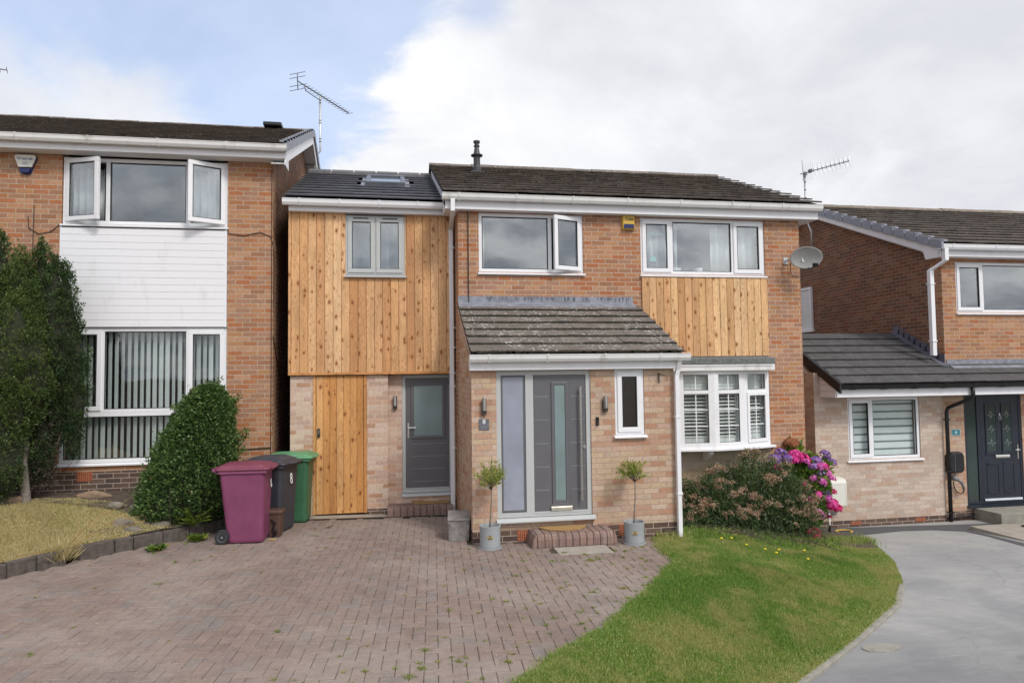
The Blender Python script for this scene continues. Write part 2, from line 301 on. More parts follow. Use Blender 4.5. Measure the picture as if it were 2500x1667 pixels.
def leafmat(name, stops, trans=.22, rough=.55, patch=0., patchc=None, spec=.35, pscale=1.6):
    def f(g):
        r = g.rnd(); col = g.ramp(r, stops)
        if patch:
            p = g.geo(); k = g.m('MULTIPLY', g.sstep(g.noise(p, pscale, 4, .65), .44, .64), patch)
            col = g.mix(k, col, patchc)
        sh = g.pbsdf(col, rough, spec=spec)
        tr = g.n('ShaderNodeBsdfTranslucent', {'Color': g.mix(1., col, (1.25, 1.35, .8), 'MULTIPLY')}).outputs[0]
        g.out(g.n('ShaderNodeMixShader', {0: trans, 1: sh, 2: tr}).outputs[0])
    return mat(name, f)
leafmat('conifer_leaf', [(0., (.030,.062,.026)), (.35, (.055,.092,.030)), (.65, (.075,.118,.030)), (1., (.115,.155,.040))], .2)
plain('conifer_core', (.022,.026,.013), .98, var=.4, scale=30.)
leafmat('bush_leaf', [(0., (.045,.088,.028)), (.5, (.085,.155,.042)), (.82, (.155,.225,.060)), (.93, (.20,.19,.06)), (1., (.24,.14,.07))], .25, .48, spec=.4)
leafmat('olive_leaf', [(0., (.16,.21,.05)), (.5, (.29,.34,.08)), (.85, (.43,.45,.12)), (1., (.46,.38,.14))], .35)
leafmat('shrub_leaf', [(0., (.038,.072,.034)), (.5, (.080,.128,.052)), (.85, (.145,.180,.070)), (1., (.22,.18,.095))], .28)
leafmat('dry_flower', [(0., (.30,.165,.11)), (.5, (.46,.29,.21)), (.8, (.58,.42,.32)), (1., (.66,.53,.42))], .25)
leafmat('hydrangea_leaf', [(0., (.035,.085,.025)), (.4, (.09,.17,.032)), (.75, (.20,.29,.05)), (1., (.34,.35,.085))], .3)
leafmat('petal_pink', [(0., (.46,.012,.17)), (.5, (.68,.035,.28)), (1., (.80,.14,.46))], .3, .7)
leafmat('petal_crimson', [(0., (.38,.006,.07)), (.6, (.62,.016,.15)), (1., (.72,.06,.26))], .3, .7)
leafmat('petal_purple', [(0., (.20,.09,.34)), (.5, (.30,.17,.48)), (.85, (.40,.26,.58)), (1., (.54,.22,.52))], .3, .7)
leafmat('petal_mauve', [(0., (.48,.05,.30)), (.5, (.62,.11,.42)), (1., (.74,.28,.58))], .3, .7)
leafmat('petal_rust', [(0., (.24,.07,.03)), (.6, (.36,.13,.06)), (1., (.42,.22,.11))], .2, .8)
leafmat('grass_blade', [(0., (.075,.175,.036)), (.3, (.145,.265,.048)), (.6, (.25,.345,.075)), (.8, (.38,.40,.14)), (1., (.60,.52,.30))], .35, .6, .7, (.44,.39,.17), .2, 1.5)
leafmat('grass_dry', [(0., (.37,.29,.15)), (.4, (.52,.42,.235)), (.75, (.64,.53,.33)), (.9, (.36,.33,.12)), (1., (.22,.26,.07))], .3, .7, .4, (.30,.28,.10), .2, .9)
leafmat('weed_leaf', [(0., (.14,.19,.04)), (.5, (.24,.28,.07)), (.85, (.32,.32,.10)), (1., (.36,.24,.11))], .3)
leafmat('fern_leaf', [(0., (.07,.14,.02)), (.6, (.15,.22,.03)), (1., (.25,.27,.04))], .3)

# ---------------------------------------------------------------- mesh building
ORG = {}
def tag(o, label=None, cat=None, group=None, kind=None):
    if label: o['label'] = label
    if cat: o['category'] = cat
    if group: o['group'] = group
    if kind: o['kind'] = kind
    return o
def empty(name, loc, label, cat, group=None, rz=0.):
    o = bpy.data.objects.new(name, None); COL.objects.link(o); o.location = loc; o.rotation_euler = (0, 0, rz); o.empty_display_size = .2
    ORG[o.name] = Vector(loc); return tag(o, label, cat, group)
def copy_tree(o, parent=None):
    c = o.copy(); COL.objects.link(c)
    if parent: c.parent = parent
    for ch in list(o.children): copy_tree(ch, c)
    return c
class MB:
    def __init__(s): s.v = []; s.f = []; s.r = []; s.T = None; s.uvs = {}
    def add(s, pts, faces, r=None):
        b = len(s.v)
        for p in pts:
            p = Vector(p); s.v.append(tuple(s.T @ p) if s.T is not None else tuple(p))
        r = random.random() if r is None else r
        for f in faces: s.f.append(tuple(b+i for i in f)); s.r.append(r)
        return s
    def box(s, x0, x1, y0, y1, z0, z1, r=None):
        return s.add([(x0,y0,z0),(x1,y0,z0),(x1,y1,z0),(x0,y1,z0),(x0,y0,z1),(x1,y0,z1),(x1,y1,z1),(x0,y1,z1)],
                     [(0,3,2,1),(4,5,6,7),(0,1,5,4),(1,2,6,5),(2,3,7,6),(3,0,4,7)], r)
    def taper(s, b, t, z0, z1, r=None):   # b,t = (x0,x1,y0,y1)
        return s.add([(b[0],b[2],z0),(b[1],b[2],z0),(b[1],b[3],z0),(b[0],b[3],z0),(t[0],t[2],z1),(t[1],t[2],z1),(t[1],t[3],z1),(t[0],t[3],z1)],
                     [(0,3,2,1),(4,5,6,7),(0,1,5,4),(1,2,6,5),(2,3,7,6),(3,0,4,7)], r)
    def prism(s, prof, a, b, axis='x', r=None):  # closed profile extruded along an axis
        n = len(prof)
        P = (lambda t, p: (t, p[0], p[1])) if axis == 'x' else (lambda t, p: (p[0], t, p[1])) if axis == 'y' else (lambda t, p: (p[0], p[1], t))
        pts = [P(a, p) for p in prof] + [P(b, p) for p in prof]
        fs = [tuple(range(n)), tuple(range(2*n-1, n-1, -1))] + [(i, i+n, (i+1) % n + n, (i+1) % n) for i in range(n)]
        return s.add(pts, fs, r)
    def tube(s, pts, rr, n=8, r=None):
        pts = [Vector(p) for p in pts]; m = len(pts); rr = [rr]*m if not isinstance(rr, (list, tuple)) else rr
        V = []; prev = None
        for i, p in enumerate(pts):
            t = (pts[min(i+1, m-1)] - pts[max(i-1, 0)]).normalized()
            a = prev if prev is not None else (Vector((0,0,1)) if abs(t.z) < .9 else Vector((1,0,0)))
            a = (a - t*a.dot(t)).normalized(); prev = a; b = t.cross(a)
            for k in range(n):
                q = 2*math.pi*k/n; V.append(p + (a*math.cos(q) + b*math.sin(q))*rr[i])
        F = [(i*n+k, i*n+(k+1) % n, (i+1)*n+(k+1) % n, (i+1)*n+k) for i in range(m-1) for k in range(n)]
        F += [tuple(range(n-1, -1, -1)), tuple((m-1)*n+k for k in range(n))]
        return s.add(V, F, r)
    def lathe(s, prof, c=(0,0,0), n=24, r=None):   # prof [(radius, z)]
        V = []; m = len(prof)
        for (q, z) in prof:
            for k in range(n): a = 2*math.pi*k/n; V.append((c[0]+q*math.cos(a), c[1]+q*math.sin(a), c[2]+z))
        F = [(i*n+k, i*n+(k+1) % n, (i+1)*n+(k+1) % n, (i+1)*n+k) for i in range(m-1) for k in range(n)]
        F += [tuple(range(n-1, -1, -1)), tuple((m-1)*n+k for k in range(n))]
        return s.add(V, F, r)
    def build(s, name, m_, parent=None, smooth=False, bevel=0., seg=2, local=False, flip=False):
        o_ = ORG[parent.name] if (parent is not None and not local) else Vector((0,0,0))
        me = bpy.data.meshes.new(name)
        me.from_pydata([tuple(Vector(p)-o_) for p in s.v], [], s.f)
        uvl = me.uv_layers.new(name='UVMap'); co = np.array(s.v) if s.v else np.zeros((0,3))
        ln = len(me.loops); vi = np.empty(ln, np.int32); me.loops.foreach_get('vertex_index', vi)
        pn = np.empty(len(me.polygons)*3); me.polygons.foreach_get('normal', pn); pn = np.abs(pn.reshape(-1,3))
        lt = np.empty(len(me.polygons), np.int32); me.polygons.foreach_get('loop_total', lt)
        ax = np.repeat(np.argmax(pn + np.array([0,1e-4,0]), 1), lt); c = co[vi]
        uu = np.where(ax == 0, c[:,1], c[:,0]); vv = np.where(ax == 2, c[:,1], c[:,2])
        uvl.data.foreach_set('uv', np.stack([uu, vv], 1).ravel().astype(np.float32))
        at = me.attributes.new('rnd', 'FLOAT', 'FACE'); at.data.foreach_set('value', np.array(s.r, np.float32))
        if smooth: me.polygons.foreach_set('use_smooth', [True]*len(me.polygons))
        bm = bmesh.new(); bm.from_mesh(me); bmesh.ops.recalc_face_normals(bm, faces=bm.faces); bm.to_mesh(me); bm.free()
        me.materials.append(MATS[m_])
        o = bpy.data.objects.new(name, me); COL.objects.link(o)
        if parent is not None: o.parent = parent; ORG[o.name] = ORG.get(parent.name, Vector((0,0,0)))
        else: ORG[o.name] = Vector((0,0,0))
        if bevel:
            b = o.modifiers.new('bevel', 'BEVEL'); b.width = bevel; b.segments = seg; b.limit_method = 'ANGLE'; b.angle_limit = rad(40)
            if smooth is None or smooth: pass
        return o
def npmesh(name, V, F, m_, parent=None, rnd=None, local=False, smooth=False):
    o_ = np.array(ORG[parent.name]) if (parent is not None and not local) else np.zeros(3)
    me = bpy.data.meshes.new(name); n, k = F.shape
    me.vertices.add(len(V)); me.vertices.foreach_set('co', (V-o_).astype(np.float32).ravel())
    me.loops.add(n*k); me.loops.foreach_set('vertex_index', F.astype(np.int32).ravel())
    me.polygons.add(n); me.polygons.foreach_set('loop_start', np.arange(0, n*k, k, dtype=np.int32))
    if rnd is not None:
        at = me.attributes.new('rnd', 'FLOAT', 'FACE'); at.data.foreach_set('value', rnd.astype(np.float32))
    me.update(calc_edges=True); me.validate()
    if smooth: me.polygons.foreach_set('use_smooth', [True]*n)
    me.materials.append(MATS[m_]); o = bpy.data.objects.new(name, me); COL.objects.link(o)
    if parent is not None: o.parent = parent; ORG[o.name] = ORG.get(parent.name, Vector((0,0,0)))
    else: ORG[o.name] = Vector((0,0,0))
    return o
def text(s, size, loc, m_, parent, name='lettering', rot=(rad(90),0,0), ext=.0015, local=False, sx=1., bold=0.):
    cu = bpy.data.curves.new(name, 'FONT'); cu.body = s; cu.size = size; cu.extrude = ext; cu.align_x = 'CENTER'; cu.align_y = 'CENTER'; cu.offset = bold
    to = bpy.data.objects.new('tmp_text', cu); COL.objects.link(to)
    bpy.context.view_layer.update()
    me = bpy.data.meshes.new_from_object(to.evaluated_get(bpy.context.evaluated_depsgraph_get()))
    bpy.data.objects.remove(to); me.materials.clear(); me.materials.append(MATS[m_])
    o_ = ORG[parent.name] if not local else Vector((0,0,0))
    mt = Matrix.Translation(Vector(loc)-o_) @ Matrix.Rotation(rot[2], 4, 'Z') @ Matrix.Rotation(rot[0], 4, 'X') @ Matrix.Diagonal((sx,1,1,1))
    me.transform(mt); o = bpy.data.objects.new(name, me); COL.objects.link(o); o.parent = parent; ORG[o.name] = ORG[parent.name]
    return o
def unit(a): return a/np.maximum(np.linalg.norm(a, axis=-1, keepdims=True), 1e-9)
def leaves(P, D, L, W, up=.35, fold=.25):
    """diamond leaves at points P pointing along D; returns verts, quads"""
    n = len(P); D = unit(D); A = unit(RNG.normal(size=(n,3))); Sd = unit(np.cross(D, A)); N = np.cross(Sd, D)
    L = np.broadcast_to(np.asarray(L), (n,))[:,None]*RNG.uniform(.7,1.25,(n,1)); W = np.broadcast_to(np.asarray(W), (n,))[:,None]*RNG.uniform(.75,1.25,(n,1))
    V = np.stack([P, P+D*L*.5+Sd*W*.5+N*W*fold, P+D*L, P+D*L*.5-Sd*W*.5+N*W*fold], 1).reshape(-1,3)
    F = np.arange(4*n).reshape(n,4); return V, F
def cat(parts):
    Vs, Fs, Rs, o = [], [], [], 0
    for V, F, R in parts: Vs.append(V); Fs.append(F+o); Rs.append(R); o += len(V)
    return np.concatenate(Vs), np.concatenate(Fs), np.concatenate(Rs)
def ico(sub=2):
    bm = bmesh.new(); bmesh.ops.create_icosphere(bm, subdivisions=sub, radius=1.)
    V = np.array([v.co[:] for v in bm.verts]); F = np.array([[v.index for v in f.verts] for f in bm.faces]); bm.free(); return V, F
# ---------------------------------------------------------------- terrain
_LY = [(-9,-1.2),(-8,-.3),(-6.646,.918),(-6.137,1.375),(-5.652,1.867),(-5.031,2.36),(-4.079,3.057),(-3.561,3.382),(-2.674,3.542),(-2.3,3.62),(-2.18,3.97),(0,3.97)]
_RY = [(-9,-.75),(-8,.65),(-6.008,3.384),(-5.175,4.547),(-4.311,5.666),(-3.396,6.506),(-2.4,7.2),(-1.585,7.609),(-.9,7.95),(-.45,7.88),(0,7.72)]
_KY = [(-9,-7.6),(-6,-5.8),(-5,-5.2),(-3.9,-4.6),(-3.061,-4.143),(-2.537,-3.856),(-1.876,-3.349),(-1.408,-2.855),(-.851,-2.4),(-.3,-2.12),(0,-2.05)]
def curve(tab): ys = [a for a, b in tab]; xs = [b for a, b in tab]; return lambda y: np.interp(y, ys, xs)
xl, xr, kx = curve(_LY), curve(_RY), curve(_KY)
def zl(x, y): return -.018*(x-1) + .03*np.maximum(0, -2.3-y)
def zr(y): return -.645 + .05*np.maximum(0, -.5-y)
def ss(t): t = np.clip(t, 0, 1); return t*t*(3-2*t)
def bedz(x, y): return zl(kx(y), y) + .165 + .33*ss((kx(y)-x)/2.2)
def gz(x, y):
    a, b = xl(y), xr(y); t = np.clip((x-a)/np.maximum(b-a, .01), 0, 1)
    t = .35*t + .65*ss(t)
    z = zl(np.minimum(x, a), y)*(1-t) + zr(y)*t
    return np.where(x < kx(y), bedz(x, y), z)
def sheet(name, m_, f0, f1, ya, yb, ny, nx, zf, kind='structure', nz=0.):
    V = []; 
    for j in range(ny+1):
        y = ya + (yb-ya)*j/ny
        for i in range(nx+1):
            x = f0(y) + (f1(y)-f0(y))*i/nx; V.append((x, y, float(zf(x, y)) + random.uniform(-nz, nz)))
    F = [(j*(nx+1)+i, j*(nx+1)+i+1, (j+1)*(nx+1)+i+1, (j+1)*(nx+1)+i) for j in range(ny) for i in range(nx)]
    o = npmesh(name, np.array(V), np.array(F), m_, smooth=True); return tag(o, kind=kind)
# one base sheet out to the horizon; the near part follows the plot
gx = np.concatenate([[-600,-250,-90,-40,-20], np.linspace(-11, 17, 57), [26,50,100,260,600]]); gy = np.concatenate([[-600,-250,-90,-45,-25,-16], np.linspace(-12, .6, 43), [4,9,20,50,120,300,600]])
low = lambda x, y: min(float(gz(np.clip(x+a,-9,14), np.clip(y+b,-9,0))) for a in (-.55,0,.55) for b in (-.35,0,.35)) - .05
V = np.array([(x, y, low(x, y)) for y in gy for x in gx]); nx_ = len(gx)
F = np.array([(j*nx_+i, j*nx_+i+1, (j+1)*nx_+i+1, (j+1)*nx_+i) for j in range(len(gy)-1) for i in range(nx_-1)])
tag(npmesh('ground', V, F, 'ground_soil', smooth=True), kind='structure')
sheet('paving_bed', 'joint_sand', lambda y: float(kx(y))-.02, lambda y: float(xl(y))+.05, -10.5, 0., 60, 24, lambda x, y: zl(x, y)-.012)
# herringbone block paving, each block a real chamfered brick
pv = MB(); c_ = .1027; a_ = rad(-3.5); ca, sa = math.cos(a_), math.sin(a_)
def blk(i0, j0, wi, wj):
    u0, v0 = i0*c_, j0*c_; uc, vc = u0+wi*c_/2, v0+wj*c_/2
    x, y = 1+uc*ca-vc*sa, -2+uc*sa+vc*ca
    if y > -.33 or y < -8.4 or x < kx(y)-.02 or x > xl(y)+.02: return
    if x > 1.0 and y > -2.2: return
    if 2.03 < x < 2.78 and -3.0 < y < -2.3: return
    if abs((x)*.985-(y+11.35)*.174) > (y+11.35)*.80+.4: return
    h = .0016; tx, ty = random.gauss(0, .009), random.gauss(0, .009); dz = random.gauss(0, .0016)
    pts = []
    for (ins, drop) in ((h, .013), (h, .004), (h+.005, 0.)):
        for (p, q) in ((u0+ins, v0+ins), (u0+wi*c_-ins, v0+ins), (u0+wi*c_-ins, v0+wj*c_-ins), (u0+ins, v0+wj*c_-ins)):
            X, Y = 1+p*ca-q*sa, -2+p*sa+q*ca
            pts.append((X, Y, float(zl(X, Y)) + dz - drop + (p-uc)*tx + (q-vc)*ty))
    F = [(8,9,10,11)]
    for l in (0, 4): F += [(l+k, l+(k+1) % 4, l+4+(k+1) % 4, l+4+k) for k in range(4)]
    pv.add(pts, F)
for i in range(-80, 40):
    for j in range(-66, 20):
        k = (i+j) % 4
        if k == 0: blk(i, j, 2, 1)
        elif k == 2: blk(i, j, 1, 2)
tag(pv.build('driveway', 'paver'), kind='structure')
sheet('tarmac_drive', 'tarmac', lambda y: float(xr(y))-.02, lambda y: 22., -11, .13, 50, 30, lambda x, y: zr(y)-.004)
sh = MB()   # dark new tarmac along the garage wall and down beside the slab
edge = [(7.6,-.56),(9.0,-.36),(9.6,-.42),(10.02,-.66),(10.0,-1.2),(9.86,-1.95),(9.7,-2.6)]
sh.add([(7.6,.14,-.641)] + [(x,y,float(zr(y))+.002) for x,y in edge] + [(9.9,-2.6,float(zr(-2.6))+.002),(10.05,-1.85,float(zr(-1.85))+.002),(10.2,-.55,float(zr(-.55))+.002),(13,-.42,-.643),(13,.14,-.641)], [tuple(range(12))])
tag(sh.build('tarmac_strip', 'tarmac_new'), kind='structure')
sl = MB(); sl.box(10.22,12.0,-1.75,-.56,-.66,-.575+.0); sl.box(10.10,12.0,-2.4,-1.77,-.66,-.55); sl.box(12.01,14.,-2.4,-.56,-.66,-.572)
tag(sl.build('paving_slab', 'concrete_pale', bevel=.006), kind='structure')
sheet('lawn', 'turf_green', lambda y: float(xl(y))-.01, lambda y: float(xr(y)), -9, 0., 60, 24, lambda x, y: gz(x, y)+.012)
sheet('lawn_dry', 'turf_dry', lambda y: -10., lambda y: float(kx(y))-.08, -9, 0., 50, 24, bedz)
sheet('flower_bed', 'soil', lambda y: 3.97, lambda y: float(xr(y))-.05, -1.62, -.0, 12, 20, lambda x, y: gz(x, y)+.03, nz=.015)
sheet('flower_bed', 'soil', lambda y: -7.5, lambda y: float(kx(y))-.1, -1.0, -.0, 10, 20, lambda x, y: bedz(x, y)+.02, nz=.012)
sheet('soil_edge', 'soil', lambda y: float(kx(y))-.62, lambda y: float(kx(y))-.06, -1.75, -.9, 12, 5, lambda x, y: bedz(x, y)+.012, nz=.01)
# flush concrete edging between lawn and tarmac
kb = MB(); ys = np.linspace(-8.2, -3.55, 32)
for a, b in zip(ys[:-1], ys[1:]):
    x0, x1 = float(xr(a)), float(xr(b)); dx, dy = x1-x0, b-a; L = math.hypot(dx, dy); nx, ny = dy/L*.032, -dx/L*.032
    z0, z1 = float(zr(a))+.028, float(zr(b))+.028; e = .004
    kb.add([(x0-nx,a-ny,z0-.1),(x0+nx,a+ny,z0-.1),(x1+nx-dx*e,b+ny-dy*e,z1-.1),(x1-nx-dx*e,b-ny-dy*e,z1-.1),(x0-nx,a-ny,z0),(x0+nx,a+ny,z0),(x1+nx-dx*e,b+ny-dy*e,z1),(x1-nx-dx*e,b-ny-dy*e,z1)],
           [(0,3,2,1),(4,5,6,7),(0,1,5,4),(1,2,6,5),(2,3,7,6),(3,0,4,7)])
tag(kb.build('lawn_edging', 'concrete', bevel=.006), kind='structure')
# raised kerb wall round the left-hand garden: mortared stone blocks with one gap
kr = empty('kerb_wall', (-3.3,-1.9,.07), 'low dark stone kerb wall curving round the dry front lawn', 'kerb wall')
ky = [-.45]; 
while ky[-1] > -2.1: ky.append(ky[-1]-random.uniform(.2, .42)*.75)
ky[-1] = -2.30; ky.append(-2.41)
while ky[-1] > -5.6: ky.append(ky[-1]-random.uniform(.2, .42)*.75)
kb = MB()
for a, b in zip(ky[:-1], ky[1:]):
    if a == -2.30: continue
    x0, x1 = float(kx(a)), float(kx(b)); d_ = Vector((x1-x0, b-a, 0)); t_ = d_.normalized(); n_ = Vector((-t_.y, t_.x, 0))
    if n_.x > 0: n_ = -n_
    h = .165 + random.uniform(-.012, .012); P0 = Vector((x0,a,0)) + t_*.006; P1 = Vector((x1,b,0)) - t_*.006; o = n_*random.uniform(-.01, .01)
    z0, z1 = float(zl(x0,a))-.03, float(zl(x1,b))-.03
    pts = [P0+o, P0+o+n_*.11, P1+o+n_*.11, P1+o]; kb.add([(p.x,p.y,z) for p, z in zip(pts, (z0,z0,z1,z1))] + [(p.x-n_.x*-.012*0,p.y,z+.03+h) for p, z in zip(pts, (z0,z0,z1,z1))],
        [(0,3,2,1),(4,5,6,7),(0,1,5,4),(1,2,6,5),(2,3,7,6),(3,0,4,7)])
kb.build('stone_course', 'kerb_stone', kr, bevel=.014)

# ---------------------------------------------------------------- building helpers
def wall(parent, m_, x0, x1, z0, z1, y, th, holes=(), name='wall'):
    xs = sorted({x0, x1, *[h[0] for h in holes], *[h[1] for h in holes]}); zs = sorted({z0, z1, *[h[2] for h in holes], *[h[3] for h in holes]})
    inh = lambda x, z: any(h[0] < x < h[1] and h[2] < z < h[3] for h in holes)
    m = MB(); nx, nz = len(xs)-1, len(zs)-1
    solid = [[not inh((xs[i]+xs[i+1])/2, (zs[k]+zs[k+1])/2) for k in range(nz)] for i in range(nx)]
    for i in range(nx):
        for k in range(nz):
            if not solid[i][k]: continue
            a, b, c, d = xs[i], xs[i+1], zs[k], zs[k+1]
            m.add([(a,y,c),(b,y,c),(b,y,d),(a,y,d)], [(0,1,2,3)]); m.add([(a,y+th,c),(b,y+th,c),(b,y+th,d),(a,y+th,d)], [(3,2,1,0)])
            if i == 0 or not solid[i-1][k]: m.add([(a,y,c),(a,y+th,c),(a,y+th,d),(a,y,d)], [(0,3,2,1)])
            if i == nx-1 or not solid[i+1][k]: m.add([(b,y,c),(b,y+th,c),(b,y+th,d),(b,y,d)], [(0,1,2,3)])
            if k == 0 or not solid[i][k-1]: m.add([(a,y,c),(b,y,c),(b,y+th,c),(a,y+th,c)], [(0,1,2,3)])
            if k == nz-1 or not solid[i][k+1]: m.add([(a,y,d),(b,y,d),(b,y+th,d),(a,y+th,d)], [(3,2,1,0)])
    return m.build(name, m_, parent)
def frame(m, x0, x1, z0, z1, w, y0, y1, wb=None):
    wb = wb or w
    m.box(x0, x1, y0, y1, z1-w, z1); m.box(x0, x1, y0, y1, z0, z0+wb); m.box(x0, x0+w, y0, y1, z0+wb, z1-w); m.box(x1-w, x1, y0, y1, z0+wb, z1-w)
def rot_about(x, y, ang): return Matrix.Translation((x,y,0)) @ Matrix.Rotation(ang, 4, 'Z') @ Matrix.Translation((-x,-y,0))
def window(parent, x0, x1, z0, z1, y, lights, m_='upvc_white', gl='window_glass', fw_=.055, sill=True, sx=.03, transom=None, mull=.06, label=None):
    """lights: list of (x_end, kind, opening angle); kind 'f' fixed, 's' sash"""
    m = MB(); yo = y+.02; fz = z0
    frame(m, x0, x1, fz, z1, fw_, yo, yo+.07)
    xa = x0+fw_; panes = []; sashes = []
    for n, (xe, kind, ang) in enumerate(lights):
        xb = x1-fw_ if n == len(lights)-1 else xe-mull/2
        if n < len(lights)-1: m.box(xe-mull/2, xe+mull/2, yo, yo+.07, fz+fw_, z1-fw_)
        zt = z1-fw_
        if kind == 'f': panes.append((xa, xb, fz+fw_, zt, 0, 0, 0))
        else: sashes.append((xa, xb, fz+fw_, zt, ang))
        xa = xe+mull/2
    win = m.build('window', m_, parent, bevel=.005)
    if label: win['label'] = label
    for (a, b, c, d_, *_r) in panes:
        MB().box(a, b, yo+.028, yo+.034, c, d_).build('pane', gl, win)
        s = MB(); frame(s, a, b, c, d_, .012, yo+.012, yo+.027); s.build('glazing_seal', 'dark_rubber' if gl != 'frost' else 'dark_rubber', win)
    for (a, b, c, d_, ang) in sashes:
        T = None
        if ang: T = rot_about(b+.02, yo-.01, ang) if ang > 0 else rot_about(a-.02, yo-.01, ang)
        s = MB(); s.T = T; frame(s, a-.02, b+.02, c-.02, d_+.02, .068, yo-.018, yo-.001 if not ang else yo+.035); s.build('casement', m_, win, bevel=.006)
        p = MB(); p.T = T; p.box(a+.048, b-.048, yo+.006, yo+.012, c+.048, d_-.048); p.build('pane', gl, win)
        q = MB(); q.T = T; frame(q, a+.048, b-.048, c+.048, d_-.048, .010, yo-.012, yo+.004); q.build('glazing_seal', 'dark_rubber', win)
    if sill:
        s = MB(); s.prism([(y-.045, z0-.045), (y-.045, z0-.022), (y+.02, z0-.004), (y+.08, z0-.004), (y+.08, z0-.045)], x0-sx, x1+sx); s.build('sill', m_, win, bevel=.004)
    return win
def gutter(parent, x0, x1, y, z, m_='upvc_grimy', clip=.9, black=False, h=.10, d=.11):
    m = MB()   # y,z = top back edge, runs along x
    prof = [(y, z), (y-d*.08, z), (y-d*.08, z-h*.75), (y-d*.3, z-h), (y-d*.75, z-h), (y-d*.97, z-h*.6), (y-d, z-.012), (y-d*1.04, z-.004), (y-d*1.04, z), (y-d*.93, z), (y-d*.9, z-h*.55), (y-d*.7, z-h*.88), (y-d*.35, z-h*.88), (y-d*.14, z-h*.7), (y-d*.14, z-.01), (y, z-.01)]
    m.prism([(y, z-.012), (y-.004, z-.012), (y-d*.1, z-h*.8), (y-d*.3, z-h), (y-d*.75, z-h), (y-d*.95, z-h*.62), (y-d, z-.014), (y-d*1.05, z-.010), (y-d*1.05, z), (y-d*.94, z), (y-d*.9, z-.03), (y-.012, z-.03), (y, z)], x0, x1)
    o = m.build('gutter', m_, parent)
    x = x0+.25
    while x < x1-.05:
        c = MB(); c.prism([(y+.0, z-h-.008), (y-d*.75, z-h-.008), (y-d*1.0, z-h*.62), (y-d*1.10, z-.006), (y-d*1.10, z+.004), (y-d*1.02, z+.004), (y-d*.97, z-h*.58), (y-d*.73, z-h-.001), (y+.0, z-h-.001)], x, x+.028 if not black else x+.09); x += clip; c.build('gutter_clip', m_, o)
    return o
def tiles(parent, x0, x1, y0, z0, y1, z1, m_, gauge=.345, tw=.30, th=.022, rough=.002, name='roof', skip=None, hip=0.):
    m = MB(); L = math.hypot(y1-y0, z1-z0); cy, cz = (y1-y0)/L, (z1-z0)/L; ny, nz = -cz, cy
    n = int(round(L/gauge)); gauge = L/n
    for k in range(n):
        off = 0 if k % 2 == 0 else -tw/2; x = x0+off
        while x < x1-.01:
            a, b = max(x, x0)+.0015, min(x+tw, x1)-.0015; x += tw
            if b-a < .03: continue
            s0 = k*gauge; s1 = min(s0+gauge+.06, L)
            if skip and skip[0] < (a+b)/2 < skip[1] and skip[2] < s0+gauge*.5 < skip[3]: continue
            j0, j1 = random.gauss(0, rough), random.gauss(0, rough); ds = random.gauss(0, rough*1.5)
            pt = lambda X, s, q: (X, y0+s*cy+q*ny, z0+s*cz+q*nz)
            m.add([pt(a,s0+ds,.026+j0), pt(b,s0+ds,.026+j1), pt(b,s1,0+j1*.3), pt(a,s1,0+j0*.3), pt(a,s0+ds,.026+th+j0), pt(b,s0+ds,.026+th+j1), pt(b,s1,th*.45+j1*.3), pt(a,s1,th*.45+j0*.3)],
                  [(0,3,2,1),(4,5,6,7),(0,1,5,4),(1,2,6,5),(2,3,7,6),(3,0,4,7)])
    o = m.build(name, m_, parent)
    u = MB(); u.add([(x0,y0+.03,z0-.012),(x1,y0+.03,z0-.012),(x1,y1,z1-.016),(x0,y1,z1-.016)], [(0,1,2,3)]); u.build('underlay', 'dark_hole', o)
    return o
def mossrows(parent, x0, x1, y0, z0, y1, z1, gauge, per_m, off=.010, big=.014):
    L = math.hypot(y1-y0, z1-z0); n = int(round(L/gauge)); cy, cz = (y1-y0)/L, (z1-z0)/L; m = MB()
    for k in range(1, n):
        s = k*L/n
        for i in range(int((x1-x0)*per_m)):
            if math.sin(k*3.1+i*.013*per_m/40)+random.uniform(-1.2,1.2) < -.5: continue
            x = random.uniform(x0, x1-.05); q = random.uniform(.4,1.)*big; y = y0+(s-.004)*cy-off*cz; z = z0+(s-.004)*cz+off*cy
            m.box(x, x+random.uniform(.02,.09), y-random.uniform(0,.006), y+.02, z-.004, z+q)
    return m.build('moss', 'moss_dark', parent)
def ridge(parent, x0, x1, y, z, m_, tl=.45, r=.125, name='ridge_tiles'):
    m = MB(); x = x0
    while x < x1-.01:
        b = min(x+tl, x1); dz = random.gauss(0, .004)
        prof = [(y-r*math.cos(q)*1.05, z+dz-.055+r*.85*math.sin(q)) for q in np.linspace(0, math.pi, 9)]
        m.prism(prof, x+.004, b-.004); x = b
    return m.build(name, m_, parent)
